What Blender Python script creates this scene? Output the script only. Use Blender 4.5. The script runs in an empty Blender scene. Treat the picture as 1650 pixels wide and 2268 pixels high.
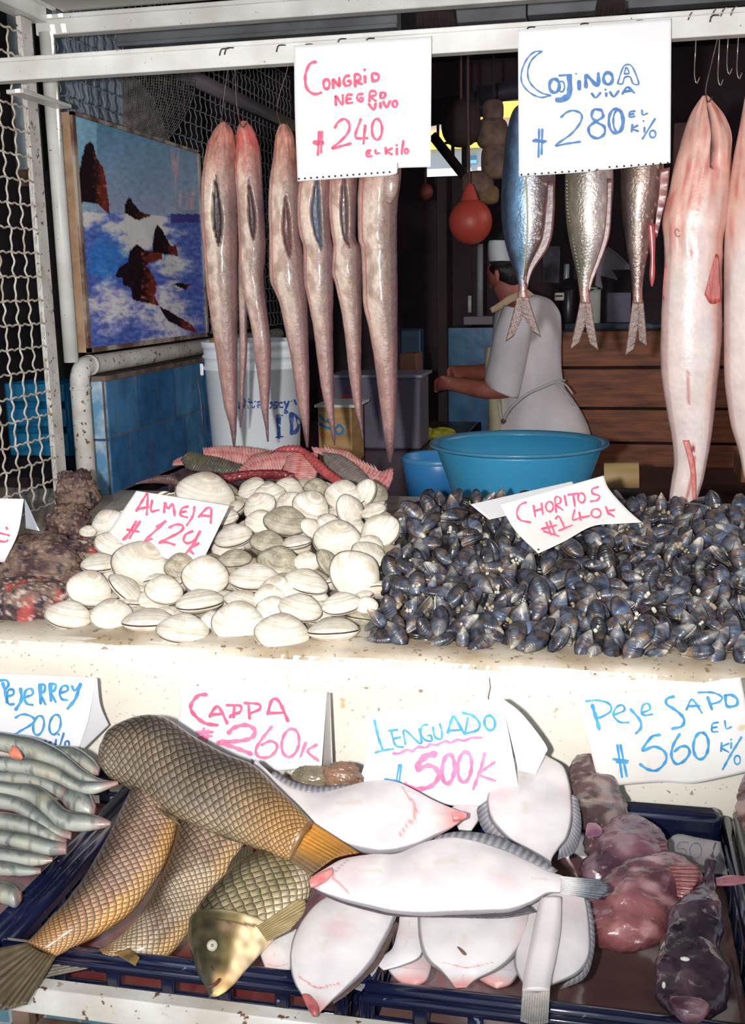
import bpy, bmesh, math, random
import numpy as np
from mathutils import Vector, Matrix, noise
random.seed(7); np.random.seed(7)
SC=bpy.context.scene; COL=SC.collection
# ------------------------------------------------ camera (photo frame 1650x2268)
F=2400.0; CX,CY=825.0,1134.0; CAM=np.array([0.0,0.0,1.5])
RT=np.array([0.978,0.209,-0.019]); 
_Y=np.array([525,-514,F]);_Y/=np.linalg.norm(_Y)
_X=np.array([11325,287,-F]);_X/=np.linalg.norm(_X);_X=_X-_Y*_X.dot(_Y);_X/=np.linalg.norm(_X)
_D=np.cross(_X,_Y); _D=_D if _D[1]>0 else -_D
_M=np.stack([_X,_Y,-_D],1)
RT,DN,FW=_M[0],_M[1],_M[2]
cam=bpy.data.cameras.new('camera'); camo=bpy.data.objects.new('camera',cam); COL.objects.link(camo)
cam.sensor_fit='VERTICAL'; cam.sensor_height=36.0; cam.lens=36.0*F/2268.0
cam.clip_start=0.05; cam.clip_end=100
R=Matrix((RT,-DN,-FW)).transposed().to_4x4(); R.translation=Vector(CAM); camo.matrix_world=R
SC.camera=camo
# ------------------------------------------------ world, lights, exposure
w=bpy.data.worlds.new('world'); SC.world=w; w.use_nodes=True
bg=w.node_tree.nodes['Background']; bg.inputs[0].default_value=(0.86,0.93,1.0,1); bg.inputs[1].default_value=0.62
SC.view_settings.view_transform='Standard'; SC.view_settings.look='None'
SC.view_settings.exposure=0.2; SC.view_settings.gamma=1.0; SC.view_settings.use_curve_mapping=False
# the photographer's flash, just left of and above the lens
fl=bpy.data.lights.new('flash','SPOT'); fl.energy=178; fl.shadow_soft_size=0.018; fl.color=(1.0,0.97,0.95)
fl.spot_size=math.radians(84); fl.spot_blend=0.9
flo=bpy.data.objects.new('flash',fl); COL.objects.link(flo)
flo.matrix_world=R@Matrix.Rotation(math.radians(9),4,'X'); flo.location=Vector(CAM-RT*0.11-DN*0.01-FW*0.02)
# daylight from the open street side behind and above the photographer
al=bpy.data.lights.new('street_daylight','AREA'); al.shape='RECTANGLE'; al.size=3.2; al.size_y=1.8; al.energy=20; al.color=(0.95,0.98,1.0)
alo=bpy.data.objects.new('street_daylight',al); COL.objects.link(alo)
alo.location=(-0.3,-1.9,2.9); alo.rotation_euler=Vector((-0.2,3.5,-1.95)).to_track_quat('-Z','Y').to_euler()
# ------------------------------------------------ helpers
def ray(px,py):
    return FW*F+RT*(px-CX)+DN*(py-CY)
def on(px,py,ax,v):
    d=ray(px,py); return CAM+d*((v-CAM[ax])/d[ax])
def proj(p):
    c=_M@(np.asarray(p,float)-CAM); return CX+F*c[0]/c[2],CY+F*c[1]/c[2],c[2]
def unit(v):
    v=np.asarray(v,float); n=np.linalg.norm(v); return v/n if n>1e-12 else v
def planeS(p0,n,bump=None):
    p0=np.array(p0,float); n=unit(n)
    def f(px,py,off=0.0):
        d=ray(px,py); t=(p0-CAM).dot(n)/d.dot(n); p=CAM+d*t
        if bump is not None: off=off+bump(px,py)
        if off: p=p-unit(d)*off
        return p
    return f
def YS(y,bump=None): return planeS((0,y,0),(0,1,0),bump)
def s2l(c): return tuple(((x/255.)/12.92 if x/255.<=0.04045 else ((x/255.+0.055)/1.055)**2.4) for x in c)
def lerp(a,b,t): return tuple(x+(y-x)*t for x,y in zip(a,b))
def sm(a,b,x):
    t=min(1,max(0,(x-a)/(b-a))) if a!=b else float(x>a); return t*t*(3-2*t)
def nz(x,y=0.,z=0.): return noise.noise(Vector((x,y,z)))
def fbm(x,y=0.,z=0.,o=4):
    s=0;a=.5;f=1.
    for _ in range(o): s+=a*noise.noise(Vector((x*f,y*f,z*f)));a*=.5;f*=2.03
    return s
def cr(pts,n):
    """Catmull-Rom resample of a list of n-d points to n samples, even in chord length"""
    P=np.array(pts,float)
    if len(P)==2: 
        t=np.linspace(0,1,n)[:,None]; return P[0]*(1-t)+P[1]*t
    L=np.r_[0,np.cumsum(np.linalg.norm(np.diff(P,axis=0),axis=1)**.7)]; L/=L[-1]
    E=np.vstack([2*P[0]-P[1],P,2*P[-1]-P[-2]]); out=[]
    for s in np.linspace(0,1,n):
        i=min(max(np.searchsorted(L,s,side='right')-1,0),len(P)-2); t=(s-L[i])/(L[i+1]-L[i])
        a,b,c,d=E[i],E[i+1],E[i+2],E[i+3]
        out.append(.5*((2*b)+(-a+c)*t+(2*a-5*b+4*c-d)*t*t+(-a+3*b-3*c+d)*t**3))
    return np.array(out)
# ---- materials
def mat(name,col=(200,200,200),col2=None,sc=8.,rough=.5,bump=0.,bsc=60.,attr=False,metal=0.,spec=.5,coat=0.,spots=None,var=0.,alpha=None,trans=0.,contrast=(.35,.65),stretch=None,emit=0.,uvscale=None,sub=0.,rings=None):
    m=bpy.data.materials.new(name); m.use_nodes=True; nt=m.node_tree; N=nt.nodes; L=nt.links; b=N['Principled BSDF']
    def nd(t,**k):
        x=N.new(t)
        for a,v in k.items(): setattr(x,a,v)
        return x
    tc=nd('ShaderNodeTexCoord'); src=tc.outputs['Object']
    if stretch:
        mp=nd('ShaderNodeMapping'); mp.inputs['Scale'].default_value=stretch; L.new(src,mp.inputs[0]); src=mp.outputs[0]
    if attr:
        a=nd('ShaderNodeAttribute',attribute_name='Col'); c=a.outputs['Color']
    else:
        r=nd('ShaderNodeRGB'); r.outputs[0].default_value=(*s2l(col),1); c=r.outputs[0]
    def mix(f,a,bb,blend='MIX'):
        x=nd('ShaderNodeMix',data_type='RGBA',blend_type=blend)
        if isinstance(f,(int,float)): x.inputs[0].default_value=f
        else: L.new(f,x.inputs[0])
        for i,v in ((6,a),(7,bb)):
            if isinstance(v,tuple): x.inputs[i].default_value=(*v,1)
            else: L.new(v,x.inputs[i])
        return x.outputs[2]
    def nois(s,det=4.,lo=.35,hi=.65,source=None):
        n=nd('ShaderNodeTexNoise'); n.inputs['Scale'].default_value=s; n.inputs['Detail'].default_value=det; L.new(source or src,n.inputs['Vector'])
        q=nd('ShaderNodeMapRange'); q.inputs[1].default_value=lo; q.inputs[2].default_value=hi; L.new(n.outputs[0],q.inputs[0]); return q.outputs[0],n.outputs[0]
    if col2 is not None:
        f,_=nois(sc,5.,*contrast); c=mix(f,c,s2l(col2))
    elif attr:
        f,_=nois(sc,5.,.3,.7); c=mix(f,mix(1.0,c,(.80,.80,.80),'MULTIPLY'),c)
    if spots:
        for (s,th,cc) in spots:
            f,_=nois(s,3.,th,th+.04); c=mix(f,c,s2l(cc))
    hb=None
    if rings:   # fine growth lines on shells, uv.x = distance from the umbo
        uv=nd('ShaderNodeUVMap'); mp=nd('ShaderNodeMapping'); mp.inputs['Scale'].default_value=(rings,.6,1); L.new(uv.outputs[0],mp.inputs[0])
        f,raw=nois(1.,3.,.35,.7,mp.outputs[0]); c=mix(f,c,mix(1.0,c,s2l((222,213,198)),'MULTIPLY')); hb=raw
    if var:
        oi=nd('ShaderNodeObjectInfo'); q=nd('ShaderNodeMapRange'); q.inputs[3].default_value=1-var; q.inputs[4].default_value=1+var*.5; L.new(oi.outputs['Random'],q.inputs[0])
        hv=nd('ShaderNodeHueSaturation'); L.new(c,hv.inputs['Color']); L.new(q.outputs[0],hv.inputs['Value']); c=hv.outputs[0]
    L.new(c,b.inputs['Base Color'])
    b.inputs['Roughness'].default_value=rough; b.inputs['Metallic'].default_value=metal; b.inputs['Specular IOR Level'].default_value=spec
    if coat: b.inputs['Coat Weight'].default_value=coat; b.inputs['Coat Roughness'].default_value=.12
    if sub: b.inputs['Subsurface Weight'].default_value=sub; b.inputs['Subsurface Radius'].default_value=(.012,.005,.003)
    if alpha is not None: b.inputs['Alpha'].default_value=alpha
    if trans: b.inputs['Transmission Weight'].default_value=trans
    if emit: L.new(c,b.inputs['Emission Color']); b.inputs['Emission Strength'].default_value=emit
    if bump or hb is not None:
        n=nd('ShaderNodeTexNoise'); n.inputs['Scale'].default_value=bsc; n.inputs['Detail'].default_value=5; L.new(src,n.inputs['Vector'])
        bp=nd('ShaderNodeBump'); bp.inputs['Strength'].default_value=bump or .3; bp.inputs['Distance'].default_value=.004
        L.new(hb if hb is not None else n.outputs[0],bp.inputs['Height']); L.new(bp.outputs[0],b.inputs['Normal'])
    return m
def brickmat(name,c1,c2,mortar,bw,bh,axis='XZ',msize=.012,rough=.25,bump=.25,offset=.5,bsc=14.):
    m=bpy.data.materials.new(name); m.use_nodes=True; nt=m.node_tree; N=nt.nodes; L=nt.links; b=N['Principled BSDF']
    tc=N.new('ShaderNodeTexCoord'); sx=N.new('ShaderNodeSeparateXYZ'); cx=N.new('ShaderNodeCombineXYZ'); L.new(tc.outputs['Object'],sx.inputs[0])
    L.new(sx.outputs[axis[0]],cx.inputs[0]); L.new(sx.outputs[axis[1]],cx.inputs[1])
    k=N.new('ShaderNodeTexBrick'); L.new(cx.outputs[0],k.inputs[0]); k.offset=offset
    k.inputs['Color1'].default_value=(*s2l(c1),1);k.inputs['Color2'].default_value=(*s2l(c2),1);k.inputs['Mortar'].default_value=(*s2l(mortar),1)
    k.inputs['Scale'].default_value=1;k.inputs['Mortar Size'].default_value=msize*bh;k.inputs['Brick Width'].default_value=bw;k.inputs['Row Height'].default_value=bh
    n=N.new('ShaderNodeTexNoise'); n.inputs['Scale'].default_value=bsc; n.inputs['Detail'].default_value=6; L.new(tc.outputs['Object'],n.inputs[0])
    q=N.new('ShaderNodeMapRange'); q.inputs[1].default_value=.3;q.inputs[2].default_value=.7;q.inputs[3].default_value=.7;q.inputs[4].default_value=1.25; L.new(n.outputs[0],q.inputs[0])
    hv=N.new('ShaderNodeHueSaturation'); L.new(k.outputs[0],hv.inputs['Color']); L.new(q.outputs[0],hv.inputs['Value']); L.new(hv.outputs[0],b.inputs['Base Color'])
    b.inputs['Roughness'].default_value=rough
    bp=N.new('ShaderNodeBump'); bp.inputs['Strength'].default_value=bump; bp.inputs['Distance'].default_value=.006; L.new(n.outputs[0],bp.inputs['Height']); L.new(bp.outputs[0],b.inputs['Normal'])
    return m
def scalemat(name,rough=.28):
    """overlapping fish scales: diagonal lattice in UV, dark at the head side of each scale, pale rim"""
    m=bpy.data.materials.new(name); m.use_nodes=True; nt=m.node_tree; N=nt.nodes; L=nt.links; b=N['Principled BSDF']
    def mt(op,a,bb=None,c=None):
        x=N.new('ShaderNodeMath'); x.operation=op
        for i,v in enumerate((a,bb,c)):
            if v is None: continue
            if isinstance(v,(int,float)): x.inputs[i].default_value=v
            else: L.new(v,x.inputs[i])
        return x.outputs[0]
    uv=N.new('ShaderNodeUVMap')
    nn=N.new('ShaderNodeTexNoise'); nn.inputs['Scale'].default_value=1.2; L.new(uv.outputs[0],nn.inputs[0])
    dd=N.new('ShaderNodeVectorMath'); dd.operation='MULTIPLY_ADD'; dd.inputs[1].default_value=(.35,.35,0); L.new(nn.outputs[1],dd.inputs[0]); L.new(uv.outputs[0],dd.inputs[2])
    s=N.new('ShaderNodeSeparateXYZ'); L.new(dd.outputs[0],s.inputs[0]); u,v=s.outputs[0],s.outputs[1]
    fa=mt('FRACT',mt('ADD',u,v)); fb=mt('FRACT',mt('SUBTRACT',u,v))
    mn=mt('MINIMUM',fa,fb); mx=mt('MAXIMUM',fa,fb)
    a=N.new('ShaderNodeAttribute'); a.attribute_name='Col'
    al_=N.new('ShaderNodeAttribute'); al_.attribute_name='ScaleAmt'; amt=al_.outputs['Fac']
    q=N.new('ShaderNodeMapRange'); L.new(mn,q.inputs[0]); q.inputs[1].default_value=0;q.inputs[2].default_value=.62;q.inputs[3].default_value=.13;q.inputs[4].default_value=1.15
    q2=N.new('ShaderNodeMapRange'); L.new(mx,q2.inputs[0]); q2.inputs[1].default_value=.82;q2.inputs[2].default_value=.98;q2.inputs[3].default_value=0;q2.inputs[4].default_value=.35
    val=mt('ADD',q.outputs[0],q2.outputs[0])
    n=N.new('ShaderNodeTexNoise'); n.inputs['Scale'].default_value=45; n.inputs['Detail'].default_value=4
    tc=N.new('ShaderNodeTexCoord'); L.new(tc.outputs['Object'],n.inputs[0]); val=mt('MULTIPLY',val,mt('ADD',mt('MULTIPLY',n.outputs[0],.5),.75))
    v2=mt('ADD',mt('MULTIPLY',val,amt),mt('SUBTRACT',1.0,amt))
    hv=N.new('ShaderNodeHueSaturation'); L.new(a.outputs['Color'],hv.inputs['Color']); L.new(v2,hv.inputs['Value']); L.new(hv.outputs[0],b.inputs['Base Color'])
    b.inputs['Roughness'].default_value=rough; b.inputs['Coat Weight'].default_value=.3; b.inputs['Coat Roughness'].default_value=.15
    bp=N.new('ShaderNodeBump'); bp.inputs['Strength'].default_value=.45; bp.inputs['Distance'].default_value=.003
    L.new(mt('MULTIPLY',mn,amt),bp.inputs['Height']); L.new(bp.outputs[0],b.inputs['Normal'])
    return m
# ---- geometry
WL={}
def wl(o): return np.array(WL.get(o.name,(0,0,0)),float)
def thing(name,label,cat,loc=(0,0,0),group=None,kind=None):
    o=bpy.data.objects.new(name,None); COL.objects.link(o); o.empty_display_size=.03; o.location=Vector(loc); WL[o.name]=tuple(loc)
    return tag(o,label,cat,group,kind)
def tag(o,label=None,cat=None,group=None,kind=None):
    if label: o['label']=label
    if cat: o['category']=cat
    if group: o['group']=group
    if kind: o['kind']=kind
    return o
class G:
    def __init__(s): s.v=[];s.f=[];s.c=[];s.uv=[];s.a=[]
    def add(s,v,f,c=None,uv=None,a=None):
        o=len(s.v); s.v+= [tuple(map(float,x)) for x in v]; s.f+=[tuple(i+o for i in q) for q in f]
        s.c+= list(c) if c is not None else [(.5,.5,.5)]*len(v)
        s.uv+= list(uv) if uv is not None else [(0,0)]*len(v)
        s.a+= list(a) if a is not None else [1.]*len(v); return s
    def box(s,x0,x1,y0,y1,z0,z1):
        return s.add([(x0,y0,z0),(x1,y0,z0),(x1,y1,z0),(x0,y1,z0),(x0,y0,z1),(x1,y0,z1),(x1,y1,z1),(x0,y1,z1)],
          [(0,3,2,1),(4,5,6,7),(0,1,5,4),(1,2,6,5),(2,3,7,6),(3,0,4,7)])
    def obox(s,a,b,w,h,up=(0,0,1)):
        """box beam from a to b, width w (sideways), height h (up)"""
        a=np.array(a,float);b=np.array(b,float);t=unit(b-a);sd=unit(np.cross(t,up));u=np.cross(sd,t)
        v=[p+sd*w/2*i+u*h/2*j for p in(a,b) for i,j in((-1,-1),(1,-1),(1,1),(-1,1))]
        return s.add(v,[(0,1,2,3),(7,6,5,4),(0,4,5,1),(1,5,6,2),(2,6,7,3),(3,7,4,0)])
    def tube(s,pts,r,n=8,cap=True,c=None):
        P=np.array(pts,float);m=len(P);r=np.full(m,r) if np.isscalar(r) else np.array(r)
        T=np.gradient(P,axis=0);T/=np.maximum(np.linalg.norm(T,axis=1)[:,None],1e-9)
        nrm=np.cross(T[0],(0.13,.2,.97)); 
        if np.linalg.norm(nrm)<.1: nrm=np.cross(T[0],(1,0,0))
        nrm=unit(nrm);V=[];
        for i in range(m):
            nrm=unit(nrm-T[i]*nrm.dot(T[i]));b=np.cross(T[i],nrm)
            for k in range(n):
                a=2*math.pi*k/n;V.append(P[i]+(nrm*math.cos(a)+b*math.sin(a))*r[i])
        Fs=[(i*n+k,i*n+(k+1)%n,(i+1)*n+(k+1)%n,(i+1)*n+k) for i in range(m-1) for k in range(n)]
        if cap: Fs+=[tuple(range(n-1,-1,-1)),tuple((m-1)*n+k for k in range(n))]
        return s.add(V,Fs,None if c is None else [c]*len(V))
    def lathe(s,prof,c,n=48,axis=None,c_col=None):
        """prof: (r,h) list, spun round the z axis through c"""
        c=np.array(c,float);V=[];m=len(prof)
        for r,h in prof:
            for k in range(n):
                a=2*math.pi*k/n;V.append(c+np.array((r*math.cos(a),r*math.sin(a),h)))
        return s.add(V,[(i*n+k,i*n+(k+1)%n,(i+1)*n+(k+1)%n,(i+1)*n+k) for i in range(m-1) for k in range(n)])
    def rings(s,R_,close=True,cap=True,c=None,uv=None,a=None):
        m=len(R_);n=len(R_[0]);V=[p for r in R_ for p in r]
        Fs=[(i*n+k,i*n+(k+1)%n,(i+1)*n+(k+1)%n,(i+1)*n+k) for i in range(m-1) for k in range(n if close else n-1)]
        if cap and close: Fs+=[tuple(range(n-1,-1,-1)),tuple((m-1)*n+k for k in range(n))]
        return s.add(V,Fs,c,uv,a)
    def sheet(s,grid,thick=0.,c=None):
        """grid[i][j] of points; double sided with real thickness towards -view"""
        m=len(grid);n=len(grid[0]);A=np.array(grid,float).reshape(-1,3)
        if not thick:
            return s.add(A,[(i*n+j,(i+1)*n+j,(i+1)*n+j+1,i*n+j+1) for i in range(m-1) for j in range(n-1)],c)
        d=A-CAM;d/=np.linalg.norm(d,axis=1)[:,None];B=A+d*thick;K=m*n
        Fs=[(i*n+j,(i+1)*n+j,(i+1)*n+j+1,i*n+j+1) for i in range(m-1) for j in range(n-1)]
        Fs+=[tuple(K+q for q in reversed(f)) for f in Fs]
        bd=[(0,j) for j in range(n)]+[(i,n-1) for i in range(1,m)]+[(m-1,j) for j in range(n-2,-1,-1)]+[(i,0) for i in range(m-2,0,-1)]
        bd=[i*n+j for i,j in bd]
        for q in range(len(bd)):
            a_,b_=bd[q],bd[(q+1)%len(bd)];Fs.append((b_,a_,a_+K,b_+K) if 0 else (a_,b_,b_+K,a_+K))
        return s.add(np.vstack([A,B]),Fs,None if c is None else list(c)+list(c))
    def build(s,name,m,parent=None,smooth=True,bevel=0.,base=False,label=None,ang=None):
        V=np.array(s.v);lo,hi=V.min(0),V.max(0);c=(lo+hi)/2
        if base: c[2]=lo[2]
        me=bpy.data.meshes.new(name);me.from_pydata([tuple(x) for x in V-c],[],s.f);me.update()
        if smooth: me.polygons.foreach_set('use_smooth',[True]*len(me.polygons))
        ca=me.color_attributes.new('Col','FLOAT_COLOR','POINT')
        ca.data.foreach_set('color',np.c_[np.array(s.c,float),np.ones(len(s.v))].astype('f').ravel())
        if m.name.startswith('carp_scales'):
            at=me.attributes.new('ScaleAmt','FLOAT','POINT');at.data.foreach_set('value',np.array(s.a,'f'))
        if any(x!=(0,0) for x in s.uv):
            ul=me.uv_layers.new(name='UVMap');U=np.array(s.uv,float);idx=np.empty(len(me.loops),'i');me.loops.foreach_get('vertex_index',idx);ul.data.foreach_set('uv',U[idx].astype('f').ravel())
        me.materials.append(m);o=bpy.data.objects.new(name,me);COL.objects.link(o);WL[o.name]=tuple(c)
        if parent is not None: o.parent=parent;o.location=Vector(c-wl(parent))
        else: o.location=Vector(c)
        if bevel: 
            bv=o.modifiers.new('b','BEVEL');bv.width=bevel;bv.segments=2;bv.limit_method='ANGLE'
        if label: o['label']=label
        if smooth and (bevel or ang):
            bm=bmesh.new();bm.from_mesh(me)
            for e in bm.edges:
                if len(e.link_faces)==2 and e.calc_face_angle(0)>(ang or .6): e.smooth=False
            bm.to_mesh(me);bm.free()
        return o
def struct(o): o['kind']='structure'; return o
def fixwind(o):
    bm=bmesh.new();bm.from_mesh(o.data);bmesh.ops.recalc_face_normals(bm,faces=bm.faces);bm.to_mesh(o.data);bm.free();return o
def body(name,pairs,S,thick,m,colf=None,parent=None,nL=56,nV=32,N=26,lift=0.,pw=1.,round_=.5,endcap=(1,1),disp=None,amtf=None,label=None,k=1.15,maxt=None,flat=0.,fc=0.):
    """solid of rounded section through edge pairs (x1,y1,x2,y2) traced along its two outlines.
    thick: depth/half-width ratio (number or f(u)); colf(u,th,x,y)->linear rgb; th 0..1 round the section (0 = first edge, .25 = towards the viewer, .5 = second edge)"""
    E=cr(pairs,nL);ends=[]
    A=np.array([S(e[0],e[1]) for e in E]);B=np.array([S(e[2],e[3]) for e in E])
    C=(A+B)/2;W=np.linalg.norm(B-A,axis=1)/2
    T=np.gradient(C,axis=0);T/=np.linalg.norm(T,axis=1)[:,None]
    rings=[];cols=[];uvs=[];am=[];U=0.;g=G()
    if fc:
        for i in range(nL):
            d=unit(C[i]-CAM);h=(B[i]-A[i])/2;hp=h-d*h.dot(d);h=h*(1-fc)+hp*fc;A[i]=C[i]-h;B[i]=C[i]+h
        W=np.linalg.norm(B-A,axis=1)/2
    seg=np.r_[0,np.cumsum(np.linalg.norm(np.diff(C,axis=0),axis=1))];tot=seg[-1]
    for i in range(nL):
        u=seg[i]/tot
        bd=unit(B[i]-A[i]) if W[i]>1e-6 else bd
        d=unit(C[i]-CAM);n=np.cross(T[i],bd);n=n if n.dot(d)<0 else -n
        n=unit(n)
        w_=max(W[i],.0006);t=(thick(u) if callable(thick) else thick)*w_
        if maxt: t=min(t,maxt)
        if i: U+=np.linalg.norm(C[i]-C[i-1])/(k*2*math.pi*max(W[i],.006)/N)
        rg=[]
        for kk in range(nV):
            a=2*math.pi*kk/nV;ca,sa=math.cos(a),math.sin(a)
            x=-ca;y=math.copysign(abs(sa)**pw,sa)
            if y<0: y*=(1-flat)
            p=C[i]+bd*w_*x+n*(t*y+lift)
            if disp: p=p+ (bd*x+n*y)*disp(u,kk/nV,p)
            rg.append(p)
            if colf: cols.append(colf(u,kk/nV,*p))
            else: cols.append((.5,.5,.5))
            uvs.append((U,kk/nV*N));am.append(amtf(u,kk/nV) if amtf else 1.)
        rings.append(rg)
    g.rings(rings,c=cols,uv=uvs,a=am)
    # seam fix for uv wrap is harmless because N is an integer
    o=g.build(name,m,parent,label=label);fixuv(o,nV,N);fixwind(o);return o
def fixuv(o,nV,N):
    me=o.data
    if not me.uv_layers: return
    ul=me.uv_layers[0].data
    for p in me.polygons:
        vs=[ul[l].uv[1] for l in p.loop_indices]
        if max(vs)-min(vs)>N*.5 and len(vs)==4:
            for l in p.loop_indices:
                if ul[l].uv[1]<N*.5: ul[l].uv[1]+=N
def fan(name,base,edge,S,m,parent=None,nu=26,nv=8,thick=.0015,colf=None,wav=0.,lift=0.,label=None,ser=0.):
    """thin fin between a base line and an outer line (pixel traces), slightly rippled"""
    b=cr(base,nu);e=cr(edge,nu);grid=[];cols=[]
    for i in range(nv+1):
        t=i/nv;row=[]
        for j in range(nu):
            tt=t*(1-(ser*(j%2) if i==nv else 0))
            q=b[j]*(1-tt)+e[j]*tt
            row.append(S(q[0],q[1],lift+wav*math.sin(j*1.9)*t))
            cols.append(colf(t,j/(nu-1)) if colf else (.5,.5,.5))
        grid.append(row)
    g=G();g.sheet(grid,thick,cols);o=g.build(name,m,parent,label=label);return fixwind(o)
def coons(top,bottom,left,right,nu=30,nv=30):
    """pixel-space patch between four traced edges (top/bottom left->right, left/right top->bottom)"""
    T=cr(top,nu);Bm=cr(bottom,nu);L_=cr(left,nv);R_=cr(right,nv);out=[]
    for i in range(nv):
        v=i/(nv-1);row=[]
        for j in range(nu):
            u=j/(nu-1)
            p=(1-v)*T[j]+v*Bm[j]+(1-u)*L_[i]+u*R_[i]-((1-u)*(1-v)*T[0]+u*(1-v)*T[-1]+(1-u)*v*Bm[0]+u*v*Bm[-1])
            row.append(p)
        out.append(row)
    return out
def paper(name,top,bottom,left,right,S,m,parent=None,thick=.0004,nu=34,nv=34,label=None,linear=True):
    f=coons(top,bottom,left,right,nu,nv);g=G();g.sheet([[S(*q) for q in r] for r in f],thick);o=g.build(name,m,parent,label=label);return fixwind(o)
def el(cx,cy,rx,ry,rot=0,n=14):
    r=math.radians(rot);return [(cx+rx*math.cos(t)*math.cos(r)-ry*math.sin(t)*math.sin(r),cy+rx*math.cos(t)*math.sin(r)+ry*math.sin(t)*math.cos(r)) for t in [-1.4+2*math.pi*i/n for i in range(n+1)]]
def strokes(name,L_,wd,S,m,parent,ox=0,oy=0,k=1.,off=.0012):
    """felt-pen strokes, one mesh per line of writing, lying on the paper surface S"""
    g=G()
    for st in L_:
        w_=wd
        if isinstance(st,tuple) and isinstance(st[0],(int,float)) and len(st)==2 and isinstance(st[1],list): w_,st=st
        P=[(ox+x*k,oy+y*k) for x,y in st];P=np.array(P,float)
        if len(P)==1: P=np.vstack([P-[.6,0],P+[.6,0]])
        Lg=np.sum(np.linalg.norm(np.diff(P,axis=0),axis=1));n=max(3,int(Lg/3))
        Q=cr(P,n) if len(P)>2 else cr(P,max(3,n//2))
        T=np.gradient(Q,axis=0);T/=np.maximum(np.linalg.norm(T,axis=1)[:,None],1e-6)
        Q=np.vstack([Q[0]-T[0]*w_*.4,Q,Q[-1]+T[-1]*w_*.4]);T=np.vstack([T[0],T,T[-1]])
        n_=len(Q);ws=np.array([w_*(.5+.10*math.sin(i*.9)) for i in range(n_)]);ws[0]*=.5;ws[-1]*=.5
        Nn=np.c_[-T[:,1],T[:,0]]
        a=Q+Nn*ws[:,None];b=Q-Nn*ws[:,None]
        V=[S(x,y,off) for x,y in a]+[S(x,y,off) for x,y in b]
        g.add(V,[(i,i+1,n_+i+1,n_+i) for i in range(n_-1)])
    return g.build(name,m,parent)
# ================================================= the setting
m_white=mat('white_paint',(226,228,226),(205,203,198),sc=9,rough=.42,bump=.12,bsc=30,spots=[(120,.70,(120,84,62))])
m_whiteworn=mat('worn_white_paint',(222,222,218),(196,190,180),sc=14,rough=.5,bump=.25,bsc=60,spots=[(70,.63,(112,78,58)),(26,.66,(140,108,84))])
m_wire=mat('galvanised_wire',(224,220,212),(176,160,142),sc=30,rough=.5,bump=.2)
m_wiredim=mat('grey_painted_wire',(150,160,166),(112,116,120),sc=30,rough=.55)
m_grey=mat('grey_steel',(120,124,130),(92,94,98),sc=6,rough=.5,bump=.1)
m_dark=mat('dark_boards',(74,56,66),(44,32,40),sc=3,rough=.8,bump=.3,bsc=20)
m_black=mat('plain_black',(38,30,36),rough=.9)
m_terr=mat('terrazzo',(238,234,222),(226,219,204),sc=5,rough=.4,bump=.08,bsc=90,spots=[(95,.655,(196,186,164)),(60,.69,(150,140,122)),(130,.72,(120,112,104)),(34,.71,(206,178,142))])
m_terrtop=mat('stained_terrazzo_top',(214,205,188),(176,158,132),sc=9,rough=.35,bump=.15,bsc=90,contrast=(.38,.62),spots=[(75,.62,(140,118,94)),(120,.68,(92,78,66))])
m_concrete=mat('concrete',(120,114,108),(84,78,74),sc=3,rough=.8,bump=.3)
m_tile=brickmat('blue_glazed_tile',(84,140,186),(58,112,164),(120,112,104),.15,.162,'YZ')
m_tileend=mat('light_blue_glazed_tile',(104,160,200),(196,214,226),sc=16,rough=.2,bump=.2,contrast=(.45,.6))
m_tilex=brickmat('blue_glazed_tile_back',(66,118,160),(54,104,148),(110,104,100),.16,.16,'XZ')
m_tilefront=brickmat('pale_blue_tile_front',(150,196,214),(138,186,206),(220,226,226),.075,.075,'XZ',msize=.05,offset=.0,bump=.05)
def sbox(name,m,*b,bevel=.003):
    return struct(G().box(*b).build(name,m,smooth=bevel>0,bevel=bevel))
sbox('floor',m_concrete,-5,4,-3,8,-.1,0,bevel=0)
sbox('ceiling',mat('ceiling_panels',(190,188,184),(168,165,160),sc=4,rough=.7),-1.36,2.6,.9,2.70,2.186,2.21,bevel=0)
sbox('ceiling_rear',m_dark,-3.4,2.6,2.70,7.2,2.75,2.8,bevel=0)
sbox('wall_front_top',m_dark,-3.4,2.6,2.66,2.70,2.30,2.8,bevel=0)
sbox('ceiling_sun_blocker',m_dark,-3.4,2.6,-.1,.9,2.26,2.30,bevel=0)  # unseen panel added to keep the sun off the crates
sbox('ceiling_side',m_dark,-3.4,-1.50,.9,3.0,2.5,2.55,bevel=0)
# back wall with the opening on to the street behind
wy=6.6; wx0,wz0=on(940,392,1,wy)[[0,2]]; wx1=on(1150,300,1,wy)[0]; wz1=on(1050,222,1,wy)[2]
g=G();g.box(-3.4,wx0,wy,wy+.1,0,2.8);g.box(wx1,2.6,wy,wy+.1,0,2.8);g.box(wx0,wx1,wy,wy+.1,0,wz0);g.box(wx0,wx1,wy,wy+.1,wz1,2.8)
struct(g.build('wall_back',m_dark,smooth=False))
sbox('wall_right',m_dark,1.9,2.0,2.0,7.2,0,2.8,bevel=0)
sbox('wall_sky_blocker',m_black,-3.4,-3.3,.6,7.2,0,2.8,bevel=0)  # dark wall added to hide the bright sky beyond the wire
sbox('wall_neighbour',mat('neighbour_wall',(44,38,42),(24,20,26),sc=3,rough=.9),-3.3,-1.75,4.62,4.7,0,2.8,bevel=0)  # added dark backdrop behind the wire, also shutting out the sky
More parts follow.
